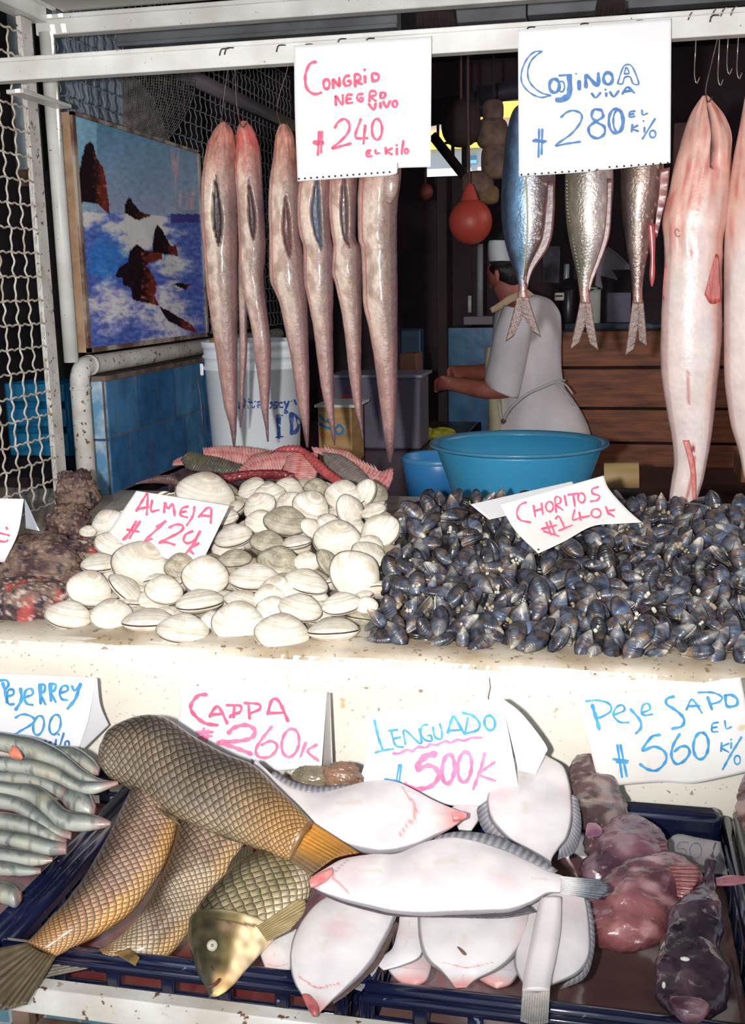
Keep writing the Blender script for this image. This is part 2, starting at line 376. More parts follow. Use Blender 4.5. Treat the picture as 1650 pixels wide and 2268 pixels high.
# counter: one slab with a bull-nosed front edge
def counter():
    prof=[(1.675,.60),(1.672,.885),(1.655,.890),(1.645,.898),(1.641,.908),(1.645,.917),(1.655,.921),(1.668,.922),(2.55,.922),(2.55,.86),(2.5,.60)]
    prof=[(1.625,.60),(1.612,.800),(1.604,.865),(1.598,.888),(1.600,.902),(1.608,.913),(1.622,.9195),(2.9,.922),(2.9,.60)]
    g=G();xs=np.linspace(-2.3,1.4,60);rg=[]
    for x in xs:
        rg.append([(x,y-.004*nz(x*6,z*9)-(0.003*nz(x*21,5) if z>.88 and y<1.7 else 0),z+(.0025*nz(x*17,2.) if z>.88 and y<1.7 else 0)) for y,z in prof])
    g.rings(rg);o=g.build('stone_counter',m_terr,ang=.5);fixwind(o);return o
cn=tag(counter(),'pale speckled stone counter ledge carrying the clams and mussels','counter')
g=G();gr=[]
for i in range(700):
    x=-2.3+3.7*i/699;y0=1.604+.004*fbm(x*14,3.)+.003*nz(x*90)+.002*nz(x*300)
    gr.append([(x,y0,.9075),(x,1.612,.9165),(x,1.625,.9215),(x,1.66,.9232),(x,1.8,.9236),(x,2.9,.9236)])
g.sheet(gr);o=g.build('counter_top',m_terrtop,cn,label='stained tan worktop surface');fixwind(o)
# crack / joint in the front edge
g=G();jx=on(1084,1500,1,1.60)[0];g.tube([(jx+.002*math.sin(i*2.),1.597 if i<3 else 1.5985+.0009*i,.898-.016*i) for i in range(10)],.0009,5);g.build('joint_crack',m_concrete,cn)
sbox('trim_1',m_tilefront,-2.3,1.4,1.70,1.80,0,.60,bevel=0)
# low tiled partition on the left with the end tiles facing the street
struct(G().box(-1.46,-1.385,2.85,4.6,.92,1.248).build('wall_side',m_tile,smooth=False))
x0=on(187,1000,1,2.83)[0];
g=G();
for k,(za,zb) in enumerate(((.915,1.078),(1.084,1.248))): g.box(x0,-1.386,2.828,2.85,za,zb)
struct(g.build('trim_2',m_tileend,bevel=.003))
g=G();g.box(x0,-1.375,2.826,4.6,1.249,1.262);g.box(-1.3865,-1.3835,2.824,2.830,.92,1.25);struct(g.build('trim_3',mat('old_mortar',(126,110,98),(90,72,62),sc=20,rough=.9,bump=.4),smooth=False))
# steel frame
def px_post(name,pa,pb,y,r,label,m=m_white,ext=(0,0)):
    a,b=on(*pa,1,y),on(*pb,1,y);d=unit(b-a);a=a-d*ext[0];b=b+d*ext[1]
    return a,b
# upper slim post + elbow + lower pipe + depth pipe: one welded rail frame
t=thing('pipe_frame','worn white pipe frame with an elbow beside the blue tiles','pipe frame',(-1.40,2.72,.92))
g=G();g.tube([(-1.412,2.705,1.31),(-1.412,2.705,2.14)],.0195,16);g.build('upright',m_white,t)
g=G();el_=[(-1.400,2.72,.915),(-1.400,2.72,1.25)]
arc=[(-1.400,2.72+.045*(1-math.cos(a)),1.25+.047*math.sin(a)) for a in np.linspace(0,math.pi/2,9)]
g.tube(el_+arc[1:]+[(-1.395,3.2,1.297),(-1.395,4.55,1.297)],.0262,18);g.build('rail_pipe',m_whiteworn,t)
g=G();g.tube([(-1.400,2.72,1.235),(-1.400,2.72,1.243)],.0285,18);g.tube([(-1.3965,2.775,1.297),(-1.3965,2.785,1.297)],.0285,18);g.build('weld_collar',m_whiteworn,t)
# beams
t=thing('hanging_rail','long white steel rail pierced by hooks, carrying the price sheets','rail',(-.5,2.3,1.95))
g=G();g.box(-1.60,1.2,2.30,2.335,1.952,1.992);g.build('web',m_white,t,bevel=.002)
g=G();g.box(-1.60,1.2,2.296,2.345,1.990,2.000);g.build('flange',m_white,t,bevel=.002)
t=thing('upper_beam','upper white steel beam above the hanging rail','beam',(-.5,2.7,2.13))
g=G();g.box(-1.44,1.6,2.70,2.74,2.134,2.172);g.build('web',m_white,t,bevel=.003)
g=G();g.box(-1.44,1.6,2.694,2.745,2.170,2.181);g.build('flange',m_white,t,bevel=.002)
tag(G().obox((-1.43,1.2,2.185),(-1.43,2.70,2.185),.05,.045).build('side_beam',m_white,bevel=.003),'short white beam running along the left side above the wire panel','beam')
tag(G().obox((-1.385,1.2,2.215),(-1.385,2.70,2.215),.012,.05).build('fascia_strip',m_white,bevel=.002),'pale strip under the ceiling at the top left corner','trim strip')
tag(G().box(-1.45,-.60,3.2,3.26,2.205,2.265).box(-1.45,-.60,3.19,3.2,2.203,2.215).build('ceiling_channel',m_grey,bevel=.002),'grey steel channel under the roof, above the pink price sheet','channel')
xa,xb=on(1010,40,1,3.2)[0],on(1165,40,1,3.2)[0]
tag(G().box(xa,xb,3.2,3.26,2.205,2.275).build('ceiling_channel',m_grey,bevel=.002),'short grey steel channel under the roof between the two price sheets','channel')
xa=on(1168,40,1,3.2)[0]
tag(G().box(xa,1.6,3.2,3.26,2.212,2.285).build('ceiling_channel',m_grey,bevel=.002),'grey steel channel under the roof at the top right','channel')
# bracket under the rail at the left
tag(G().box(-1.40,-1.355,2.46,2.70,1.955,1.965).build('rail_bracket',m_white,bevel=.002),'flat white bracket joining the rail to the left post','bracket')
# crimped wire panels in the plane x=-1.43
def wire_panel(name,y0,y1,z0,z1,cell,m,label,amp=.0045,r=.0028,x=-1.43,bars=True):
    t=thing(name,label,'wire mesh',(x,y0,z0))
    g=G();per=cell/2
    ny=int(round((y1-y0)/cell));nz_=int(round((z1-z0)/cell))
    for i in range(ny+1):
        y=y0+(y1-y0)*i/ny;pts=[(x+.002*math.cos(2*math.pi*z/cell),y+amp*math.sin(2*math.pi*z/(cell*.667)),z) for z in np.arange(z0,z1+1e-4,cell/8)]
        g.tube(pts,r,5)
    for j in range(nz_+1):
        z=z0+(z1-z0)*j/nz_;pts=[(x-.002*math.cos(2*math.pi*y/cell)+.003,y,z+amp*.45*math.sin(2*math.pi*y/(cell*.667))) for y in np.arange(y0,y1+1e-4,cell/8)]
        g.tube(pts,r,5)
    g.build('wires',m,t);return t
t=wire_panel('wire_panel',2.00,2.60,.95,2.12,.0585,m_wire,'white crimped wire panel at the left edge of the stall')
g=G();g.box(-1.438,-1.424,2.60,2.655,.93,2.16);g.build('edge_bar',m_whiteworn,t,bevel=.002)
wire_panel('wire_panel',2.80,5.0,1.335,2.42,.052,m_wiredim,'grey crimped wire panel behind the sea picture',r=.002,x=-1.436)
tag(G().obox((-1.415,3.6,2.205),(-1.415,5.0,2.205),.02,.05).build('mesh_crossbar',mat('mauve_grey_paint',(112,104,114),rough=.6)),'grey bar crossing the wire panel above the eels','bar')
# pale sheeting behind the wire above the picture
g=G();g.sheet([[(-1.62+.012*math.sin(y*95),y,z) for y in np.arange(3.09,3.62,.008)] for z in (1.9,2.1,2.6)]);tag(g.build('corrugated_sheet',mat('blue_grey_sheet',(140,156,172),(110,124,142),sc=5,rough=.6)),'pale blue-grey corrugated sheet behind the wire above the picture','sheet')
tag(G().box(-3.2,-1.8,3.2,4.3,0,on(80,1012,1,3.6)[2]-.002).build('neighbour_counter',mat('dark_brown_counter',(58,36,32),(36,24,26),sc=5,rough=.8),bevel=.004),'dark brown counter beyond the left wire panel, under the blue crate','counter')
# blue slatted crates beyond the left wire
t=thing('slatted_crate','bright blue slatted crate seen through the left wire panel','crate',(-2.3,3.6,.95))
mb=mat('bright_blue_plastic',(30,130,180),rough=.4)
g=G()
cx=[on(px,960,1,3.6)[0] for px in (20,150)];zz=[on(80,y,1,3.6)[2] for y in (850,890,905,945,960,1010)]
for k in range(3): g.box(cx[0],cx[1],3.6,3.62,zz[2*k+1],zz[2*k])
g.build('slats',mb,t,bevel=.004)
g=G()
for k in range(4): xx=cx[0]+(cx[1]-cx[0])*k/3;g.box(xx-.008,xx+.008,3.61,3.9,zz[5],zz[0])
g.build('ribs',mb,t)
tag(G().box(*(sorted((on(20,100,1,3.9)[0],on(62,100,1,3.9)[0]))),3.9,3.95,1.95,2.5).build('pale_post',mat('cool_white_paint',(190,208,216),rough=.5)),'pale bluish post behind the top of the left wire','post')
tag(G().box(on(30,300,1,4.0)[0],on(46,300,1,4.0)[0],4.0,4.05,1.9,2.4).build('brown_post',mat('tan_timber',(130,100,80),rough=.7)),'brown timber post behind the top of the left wire','post')
# interior: working table, rear tile bench, planks
m_tab=mat('wet_brown_table',(92,58,52),(52,32,34),sc=6,rough=.18,bump=.25,bsc=18,contrast=(.3,.7))
x1=on(1075,950,2,.9)[0]
tag(G().box(-1.34,on(1052,940,1,4.6)[0],2.92,4.75,.85,.90).box(-1.3,-1.24,3,3.06,0,.85).box(-.8,-.74,4.6,4.66,0,.85).build('work_table',m_tab,bevel=.006),'wet brown wooden table running back beneath the hanging eels','table')
tag(G().box(on(1052,940,1,4.6)[0]+.004,1.3,2.92,3.7,.83,.885).box(1.2,1.26,3,3.06,0,.83).build('low_bench',mat('dark_wet_timber',(70,40,38),(36,22,24),sc=5,rough=.4,bump=.3,bsc=20)),'dark timber bench behind the mussels on the right','bench')
yb=5.3
tag(G().box(on(985,760,1,yb)[0],on(1100,760,1,yb)[0],yb,yb+.4,0,1.285).build('tiled_bench',m_tilex,smooth=False),'bench faced with blue glazed tiles behind the fishmonger','bench')
tag(G().box(on(886,790,1,5.15)[0],on(932,790,1,5.15)[0],5.15,5.25,0,1.288).build('blue_pillar',mat('blue_enamel_tin',(72,120,156),(50,92,128),sc=8,rough=.3),bevel=.01),'narrow blue enamelled pillar left of the tiled bench','pillar')
m_plank=mat('brown_planks',(158,92,54),(104,56,38),sc=5,rough=.55,bump=.3,bsc=25,stretch=(1,1,9))
pl=thing('plank_partition','partition of broad brown planks behind the fishmonger on the right','partition',(0,4.95,0))
for k,(ya,yb2) in enumerate(((735,812),(818,902),(908,978),(984,1100))):
    a=on(1250,ya,1,4.95);b=on(1250,yb2,1,4.95);G().box(a[0]-.05,1.2,4.95+.006*k,4.985,b[2],a[2]).build('plank',m_plank,pl,bevel=.003)
g=G();g.tube([(on(1252,722,1,4.9)[0],4.9,1.302),(1.2,4.9,1.302)],.013,10);tag(g.build('galvanised_pipe',mat('galvanised_pipe',(120,146,166),(80,96,112),sc=30,rough=.3,metal=.4)),'shiny galvanised pipe along the top of the plank partition','pipe')
# dark timber posts and roof members
m_red=mat('dark_red_timber',(50,26,28),(34,18,22),sc=4,rough=.7)
for (px,y0,w_,lb) in ((978,5.2,.045,'dark red timber post left of the orange float'),(1052,5.6,.03,'thin dark post behind the orange float')):
    x=on(px,500,1,y0)[0];tag(G().box(x-w_/2,x+w_/2,y0,y0+.05,0 if px<1000 else 1.285,on(px,392,1,y0)[2]).build('timber_post',m_red,bevel=.002),lb,'post')
m_beam=mat('slate_beam',(58,54,70),(36,34,46),sc=5,rough=.6)
tag(G().obox(on(930,255,1,5.4),on(1110,222,1,5.4),.06,.11).build('roof_beam',m_beam),'slate grey roof beam above the bright opening','beam')
tag(G().obox(on(1060,215,1,5.0),on(1150,196,1,5.0),.06,.07).build('roof_beam',m_beam),'short slate roof beam above the stack of cork floats','beam')
a,b=on(958,300,1,6.15),on(1030,392,1,6.15);tag(G().obox(a,b,.05,.05).build('diagonal_brace',m_red),'dark diagonal brace across the lower left of the opening','brace')
g=G();a=on(970,262,1,6.3);b=on(970,310,1,6.3);g.obox(a,b,.014,.014,(0,1,0));a=on(1003,318,1,6.3);b=on(1003,350,1,6.3);g.obox(a,b,.018,.018,(0,1,0));a=on(1029,318,1,6.3);b=on(1029,420,1,6.3);g.obox(a,b,.03,.03,(0,1,0))
a=on(985,317,1,6.32);b=on(1120,308,1,6.32);g.obox(a,b,.02,.012)
tag(g.build('window_bars',m_red,smooth=False),'dark bars across the bright opening','window bars')
# building across the street, seen in the opening
t=thing('street_building','white and yellow building across the street seen through the opening','building',(-1.,12,0))
by=12.
def bz(y): return on(1030,y,1,by)[2]
G().box(-6,4,by,by+.3,0,bz(325)).build('wall',mat('sunlit_white_wall',(250,252,255),(224,236,246),sc=1.2,rough=.8),t,smooth=False)
g=G();g.box(-6,4,by-.08,by,bz(330),bz(292));g.build('yellow_band',mat('yellow_paint',(250,206,96),rough=.6),t,smooth=False)
G().box(-6,4,by-.05,by+.2,bz(292),bz(268)).build('upper_wall',mat('sunlit_white',(250,250,250),rough=.7),t,smooth=False)
G().box(-6,4,by-.1,by+.2,bz(268),bz(228)).build('yellow_band',mat('yellow_paint_upper',(250,206,96),rough=.6),t,smooth=False)
a=on(1042,345,1,by);b=on(1056,362,1,by);G().box(a[0],b[0],by-.03,by,b[2],a[2]).build('window',mat('blue_window',(120,180,215),rough=.3),t,smooth=False)
# sunlight on that building comes from beyond the roof
sn=bpy.data.lights.new('sun','SUN'); sn.energy=9.0; sn.angle=.01; sn.color=(1,.96,.88)
sno=bpy.data.objects.new('sun',sn); COL.objects.link(sno); sno.rotation_euler=Vector((.12,.42,-1)).to_track_quat('-Z','Y').to_euler()
# picture board
pt=thing('sea_picture','framed colour print of sea rocks and breaking waves on a thick board','picture',(-1.40,2.80,1.34))
XP=-1.383
py0,pz1=on(148,256,0,XP)[[1,2]];pyl=on(182,782,0,XP);pyr=on(438,348,0,XP);pbr=on(452,742,0,XP)
Y0=2.742;Y1=3.665;Z0=1.333;Z1=1.955
G().box(-1.423,XP-.002,Y0,Y1,Z0,Z1).build('board',mat('tan_board_edge',(186,156,126),(160,128,100),sc=20,rough=.6,spots=[(90,.7,(90,60,46))]),pt,bevel=.002)
G().box(XP-.002,XP+.006,Y0,Y1,Z0-.001,Z0+.012).box(XP-.002,XP+.006,Y0,Y1,Z1-.008,Z1+.002).box(XP-.002,XP+.006,Y0,Y0+.018,Z0,Z1).box(XP-.002,XP+.006,Y1-.016,Y1,Z0,Z1).build('frame',mat('worn_grey_frame',(176,164,150),(104,74,66),sc=12,rough=.6,contrast=(.4,.6)),pt,smooth=False)
def inpoly(x,y,P):
    c=False;j=len(P)-1
    for i in range(len(P)):
        if (P[i][1]>y)!=(P[j][1]>y) and x<(P[j][0]-P[i][0])*(y-P[i][1])/(P[j][1]-P[i][1])+P[i][0]: c=not c
        j=i
    return c
RK=[[(150,590),(185,560),(215,400),(250,300),(290,265),(325,310),(350,420),(405,500),(440,650),(465,870),(470,945),(430,920),(370,850),(250,830),(158,850)],
[(612,850),(655,780),(700,850),(760,920),(860,955),(800,975),(740,1005),(690,980),(615,930)],
[(868,1290),(880,1130),(910,1040),(960,1090),(1000,1170),(1040,1240),(1095,1230),(1105,1330),(1030,1320),(940,1300)],
[(640,1380),(655,1290),(720,1220),(790,1270),(870,1290),(960,1300),(960,1360),(870,1390),(800,1420),(850,1470),(915,1600),(890,1700),(930,1800),(820,1770),(690,1745),(665,1620),(600,1600),(590,1540),(520,1520),(560,1440)],
[(1060,1600),(1120,1580),(1230,1600),(1180,1650)],[(930,1800),(1000,1830),(1250,1980),(1290,2050),(1150,2010),(1000,1920)]]
g=G();grid=[];cols=[];NY,NZ=170,150
for i in range(NZ):
    z=Z1-.008-(Z1-Z0-.02)*i/(NZ-1);row=[]
    for j in range(NY):
        y=Y0+.018+(Y1-Y0-.034)*j/(NY-1);row.append((XP+.001,y,z))
        X_,Y_,_=proj((XP,y,z));x=(X_-130)*4.2;yy=(Y_-250)*4.2
        n1=fbm(x*.006,yy*.012,1.);n2=fbm(x*.02,yy*.03,4.)
        xx=x+14*n2;yq=yy+14*n1
        hor=940+.05*(x-600)
        t_=yy/900.
        c=lerp((104,148,170),(118,136,158),min(1,t_)) if x<350 else lerp((72,112,138),(116,128,150),min(1,t_))
        st=nz(x*.03,yy*.003,9.)
        if x>950 and yy<900 and st>.1: c=lerp(c,(150,130,138),min(1,(st-.1)*3)*sm(950,1050,x))
        if yy>hor+20*n1:
            c=lerp((44,60,130),(70,90,150),.5+n2)
            foam=0
            foam=max(foam,1.1*sm(0,1,1.45-abs((x-760)/330.)-abs((yy-1080)/260.)+n1))   # big burst
            foam=max(foam,.8*sm(0,1,1.2-abs((x-250)/260.)-abs((yy-980)/130.)+n1))
            foam=max(foam,.85*sm(0,1,1.3-abs((x-480)/330.)-abs((yy-1800)/240.)+1.2*n1))
            foam=max(foam,.8*sm(0,1,1.3-abs((x-1000)/300.)-abs((yy-1900)/420.)+1.6*n1))
            foam=max(foam,.7*sm(0,1,1.2-abs((x-1050)/220.)-abs((yy-1420)/260.)+1.4*n1))
            blue=sm(0,1,1.3-abs((x-430)/300.)-abs((yy-1350)/330.)+n1)
            c=lerp(c,(30,96,172),blue*.8)
            c=lerp(c,(196,196,196) if yy<1500 else (178,172,186),min(1,(foam*1.25+.10)*(.85+.8*n2)))
            if foam>.1 and yy>1500: c=lerp(c,(160,130,140),max(0,n2)*1.0)
        if 940<yy<1020 and x>1040: c=(54,52,110)
        for k,P in enumerate(RK):
            if inpoly(xx,yq,P):
                cxx=sum(p[0] for p in P)/len(P)
                c=lerp((22,14,20),(92,38,30),sm(-10,90,x-cxx+110*n2)*.9);c=lerp(c,(150,90,66),max(0,n2-.12)*2.2*(1 if x>cxx else .2))
        c=tuple(max(0,min(255,v*(1.5+.3*n2))) for v in c)
        cols.append(s2l(c))
    grid.append(row)
g.sheet(grid,0,cols);o=fixwind(g.build('print',mat('glossy_print',attr=True,rough=.25),pt))
# net draped over the wire above the picture
def net():
    g=G();S=planeS((-1.395,0,0),(1,0,0))
    f=coons([(268,150),(350,140),(435,150)],[(275,282),(320,305),(362,318)],[(268,150),(272,220),(275,282)],[(435,150),(425,220),(395,280),(362,318)],30,30)
    P=[[S(q[0],q[1],.02+.012*math.sin(i*.7+j*.5)) for j,q in enumerate(r)] for i,r in enumerate(f)]
    for i in range(30): g.tube(P[i],.0016,3,cap=False)
    for j in range(30): g.tube([P[i][j] for i in range(30)],.0016,3,cap=False)
    for i in range(29): g.tube([P[i+k][k] for k in range(30-i)],.0013,3,cap=False)
    o=g.build('twine',mat('net_twine',(136,130,126),(100,96,98),sc=30,rough=.9));return o
o=net();o.name='fishing_net';WL['fishing_net']=WL.get('twine');tag(o,'grey fine-meshed fishing net draped over the wire above the picture','net')
# ================================================= hooks and hanging fish
m_hook=mat('dark_hook_wire',(92,76,70),(58,42,38),sc=60,rough=.4,metal=.4)
m_hookb=mat('steel_hook_wire',(170,160,150),rough=.25,metal=.8)
def hook(front,path,label,grp='meat hooks along the rail',m=m_hook,r=.0014,yf=2.281):
    x,y=front
    pts=[on(x,y+15,1,yf),on(x+3,y+3,1,yf-.002),on(x+8,y,1,yf),on(x+20,y,1,2.300),on(x+24,y+2,1,2.352)]
    pts+= [on(px,py,1,2.36 if k>0 else 2.354) for k,(px,py) in enumerate(path)]
    g=G();g.tube(cr(pts,40),r,7);o=g.build('fish_hook',m);tag(o,label,'hook',grp);return o
HK=[((486,108),[(505,150),(494,230),(491,268),(497,284),(505,270)],'hook holding the leftmost eel'),
((497,106),[(520,150),(524,230),(529,262),(537,282),(546,272)],'hook holding the red-headed second eel'),
((612,100),[(637,150),(619,210),(614,250),(626,282),(636,272)],'bowed hook holding the eel left of the pink-lettered price sheet'),
((672,98),[(690,160),(694,270),(696,300),(702,322),(712,312)],'hook through the left part of the pink-lettered price sheet'),
((747,86),[(765,160),(758,270),(754,300),(762,322),(770,312)],'hook through the middle of the pink-lettered price sheet'),
((809,85),[(840,150),(850,280),(842,310),(848,326),(860,318)],'hook through the right part of the pink-lettered price sheet'),
((1165,60),[(1190,150),(1172,190),(1168,212),(1176,232),(1188,222)],'hook at the left of the blue-lettered price sheet'),
((1283,52),[(1305,150),(1298,190),(1300,215),(1306,232),(1318,222)],'hook at the middle of the blue-lettered price sheet'),
((1405,46),[(1425,150),(1416,190),(1418,215),(1424,232),(1436,222)],'hook at the right of the blue-lettered price sheet'),
((1572,34),[(1590,80),(1578,130),(1565,185),(1563,208),(1569,226),(1578,214)],'long hook holding the big pale eel on the right')]
for f_,p_,l_ in HK: hook(f_,p_,l_)
for k,(x,lb) in enumerate(((1540,'leftmost empty hook dangling at the top right'),(1592,'second empty hook dangling at the top right'),(1612,'third empty hook dangling at the top right'),(1634,'rightmost empty hook dangling at the top right'))):
    y0=[30,24,22,20][k];yt=[185,190,165,175][k];g=G()
    pts=[on(x-16,y0+14,1,2.281),on(x-10,y0,1,2.281),on(x,y0-2,1,2.345),on(x+2,y0+30,1,2.42),on(x,yt-70,1,2.45),on(x-2,yt-20,1,2.45),on(x+3,yt,1,2.45),on(x+9,yt-14,1,2.45)]
    g.tube(cr(pts,40),.0014,6);tag(g.build('fish_hook',m_hookb),lb,'hook','empty hooks at the right of the rail')
m_eel=mat('wet_eel_skin',attr=True,sc=26,rough=.42,coat=.18,bump=.5,bsc=90)
def eelcol(seed,slit=None,headred=0.,pale=0.):
    def f(u,th,x,y,z):
        xx=-math.cos(2*math.pi*th);fr=math.sin(2*math.pi*th)
        n=fbm(xx*2.2+seed,u*9,seed);ns=nz(xx*9+seed,u*3,2.);sp=nz(x*160,y*160,z*160)
        back=(122,98,92);mid=(222,202,186);left=(212,170,158)
        c=lerp(mid,back,sm(-.15+pale*.3,.55+pale*.3,xx+.7*n)*.85);c=lerp(c,(150,116,100),sm(.0,.35,nz(x*45+seed,z*30,y))*.5);c=lerp(c,left,sm(-.45,-.9,xx+.25*ns))
        if fr<0: c=back
        if abs(xx+.62)<.035 and u<.55: c=lerp(c,(176,82,84),.7)
        c=lerp(c,(156,114,110),sm(.45,.85,u)*.8);c=lerp(c,(84,60,66),sm(.86,1.,u)*.85)
        if xx>.72: c=lerp(c,(104,76,84),.55)
        h=sm(.22,.04,u);hc=lerp((208,140,118),(150,96,84),.5+1.2*nz(xx*7+seed,u*30));hc=lerp(hc,(196,70,70),headred*max(0,.5+nz(xx*5,u*22,seed+3)));c=lerp(c,hc,h*.85)
        c=tuple(v*(1+.20*n+.10*sp) for v in c)
        if .25<u<.8 and xx>.05 and abs(((u*46+abs(xx-.5)*6)%1)-.5)<.13: c=tuple(v*.9 for v in c)
        if slit:
            u0,u1,xc,wd,dc=slit
            if u0<u<u1:
                tt=(u-u0)/(u1-u0);wv=wd*math.sin(math.pi*tt**1.35)**.8;d=abs(xx-xc-(tt-.5)*.12)/max(wv,.01)
                if d<1 and fr>0: c=lerp(dc,c,sm(.75,1.0,d))
        return s2l([max(0,min(255,v)) for v in c])
    return f
def eeldisp(slit,seed,depth=.014):
    def f(u,th,p):
        xx=-math.cos(2*math.pi*th);fr=math.sin(2*math.pi*th);d=.0012*fbm(p[0]*40+seed,p[1]*40,p[2]*40)
        if slit and fr>0:
            u0,u1,xc,wd,_=slit
            if u0<u<u1:
                tt=(u-u0)/(u1-u0);wv=wd*math.sin(math.pi*tt**1.35)**.8;q=abs(xx-xc-(tt-.5)*.12)/max(wv,.01);d-=depth*(1-sm(.55,1.05,q))*(math.sin(math.pi*tt)**.5)
        return d
    return f
DK=(50,34,36)
EELS=[
([(490,270,500,270),(474,290,515,290),(458,330,521,330),(448,400,523,400),(447,480,525,480),(452,550,525,550),(457,620,525,620),(467,700,525,700),(479,780,525,780),(489,850,525,850),(497,900,525,900),(508,940,524,940),(514,975,522,975),(517,990,520,990)],(.15,.37,.12,.34,DK),.2,'leftmost hanging eel, pale pink with a long belly cut'),
([(534,268,546,268),(525,288,562,288),(523,330,575,330),(520,380,579,380),(524,430,582,430),(527,480,585,480),(530,550,588,550),(531,600,584,600),(535,630,585,630),(545,673,589,673),(557,726,596,726),(563,778,600,778),(573,849,598,849),(578,901,595,901),(586,940,595,940),(592,978,595,978)],(.17,.36,.30,.34,(70,50,54)),1.,'second hanging eel from the left, with a raw red head'),
([(620,275,636,275),(611,300,650,300),(605,350,656,350),(598,400,662,400),(595,460,665,460),(597,520,664,520),(597,560,671,560),(599,620,675,620),(610,648,678,648),(620,673,680,673),(631,726,682,726),(645,796,684,796),(655,866,685,866),(668,937,685,937),(678,991,683,991)],(.20,.40,.36,.32,(96,64,62)),0.,'third hanging eel, bulging below the belly cut, beside the pink-lettered sheet'),
([(690,300,706,300),(676,330,724,330),(664,390,733,390),(657,470,730,470),(664,520,732,520),(672,550,737,550),(673,620,738,620),(680,655,738,655),(694,726,737,726),(703,796,738,796),(713,866,739,866),(729,937,741,937),(740,986,743,986)],(.10,.36,.36,.34,(70,80,98)),0.,'fourth hanging eel, its belly cut showing a blue-grey lining'),
([(752,300,768,300),(738,330,782,330),(729,390,791,390),(729,471,789,471),(736,527,788,527),(738,550,801,550),(735,603,802,603),(743,631,801,631),(756,690,801,690),(766,761,800,761),(773,831,800,831),(785,901,801,901),(796,945,804,945),(801,972,806,972)],(.10,.36,.28,.36,(90,70,72)),0.,'fifth hanging eel, short and greyish with a wide belly cut'),
([(834,300,856,300),(808,340,884,340),(796,390,888,390),(793,457,880,457),(794,527,879,527),(800,550,879,550),(803,620,880,620),(805,673,880,673),(817,726,880,726),(829,796,880,796),(838,866,879,866),(847,937,877,937),(854,989,873,989),(861,1025,866,1025)],None,0.,'sixth hanging eel, the longest and widest, with an uncut speckled body')]
for k,(P,sl,hr,lb) in enumerate(EELS):
    y=2.365+(.0,.012,.0,.006,.014,.0)[k]
    o=body('hanging_eel',P,YS(y),lambda u:.85,m_eel,eelcol(k*3.7+1,sl,hr,0.),nL=190,nV=72,disp=eeldisp(sl,k));tag(o,lb,'eel','eels hung in a row')
    if k==5:
        body('gill_cover',[(806,372,880,372),(812,400,884,400),(826,430,878,430),(846,452,866,452)],YS(2.338),.25,m_eel,lambda u,th,x,y,z:s2l(lerp((170,140,128),(120,92,86),.5+fbm(x*60,y*60,z*60))),parent=o,nL=20,nV=20)
o=body('hanging_eel',[(516,300,536,300),(518,400,556,400),(524,560,560,560),(528,640,550,640),(530,700,547,700),(531,780,547,780),(531,850,541,850),(531,900,539,900),(531,947,533,947)],YS(2.43),.8,m_eel,eelcol(31,None,0,.4),nL=80,nV=24)
tag(o,'slender brown eel hanging behind the second eel, only its tail showing','eel','eels hung in a row')
# big pale pink eels on the right
def palecol(seed,xe):
    def f(u,th,x,y,z):
        xx=-math.cos(2*math.pi*th);fr=math.sin(2*math.pi*th);n=fbm(x*14+seed,z*7);sp=nz(x*120,y*120,z*120)
        c=lerp((236,224,220),(228,206,200),.5+n)
        c=lerp(c,(206,150,136),sm(.42,.8,xx+.25*n)*.85*sm(.95,.5,u));
        if xx>.75: c=lerp(c,(160,120,122),.5*sm(.4,.55,u))
        if xx<-.8: c=lerp(c,(196,156,150),.6)
        h=sm(.40,.20,u+.08*nz(xx*3,seed)+.10*xx);hc=lerp((228,176,160),(204,116,106),sm(-.1,.5,nz(xx*8+seed,u*14)));hc=lerp(hc,(232,196,184),max(0,nz(xx*11+3,u*12,seed))*1.3);c=lerp(c,hc,h*.9)
        if abs(xx-(-.10+.05*math.sin(u*9)))<.018 and .36<u<.80: c=lerp(c,(196,110,104),.75)
        q=math.hypot((xx-.05)/.16,(u-.845)/.014)
        if q<1: c=lerp((150,70,80),c,sm(.5,1,q))
        if u>.86 and abs(xx-.12)<.12: c=lerp(c,(206,124,116),.8)
        return s2l([max(0,min(255,v*(1+.08*n+.05*sp))) for v in c])
    return f
m_pale=mat('pale_wet_skin',attr=True,sc=20,rough=.3,coat=.3,bump=.22,bsc=110)
PR=[(1556,212,1568,212),(1540,235,1588,235),(1527,258,1604,258),(1512,300,1620,300),(1497,360,1621,360),(1482,424,1618,424),(1467,488,1612,488),(1470,528,1603,528),(1471,583,1601,583),(1466,667,1600,667),(1463,750,1600,750),(1465,833,1591,833),(1478,917,1582,917),(1488,972,1575,972),(1492,1028,1565,1028),(1486,1069,1556,1069),(1480,1120,1540,1120)]
def mouthdisp(u,th,p):
    xx=-math.cos(2*math.pi*th);fr=math.sin(2*math.pi*th);d=.0015*fbm(p[0]*30,p[1]*30,p[2]*30)
    if fr>0 and .005<u<.17:
        q=abs(xx-.12-u*1.2)/.13; d-=.016*(1-sm(.4,1.1,q))
    if fr>0 and u<.38: d+=.004*nz(xx*5,u*9)
    return d
pc=palecol(1.,0)
def pcm(u,th,x,y,z):
    c=pc(u,th,x,y,z);xx=-math.cos(2*math.pi*th);fr=math.sin(2*math.pi*th)
    if fr>0 and .005<u<.17:
        q=abs(xx-.12-u*1.2)/.13;c=lerp(s2l((70,34,38)),c,sm(.3,.9,q))
    return c
big=body('pale_eel',PR,YS(2.375),lambda u:.7,m_pale,pcm,nL=130,nV=60,disp=mouthdisp);tag(big,'big pale pink eel hanging whole by its open mouth at the right','eel','pale eels on the right')
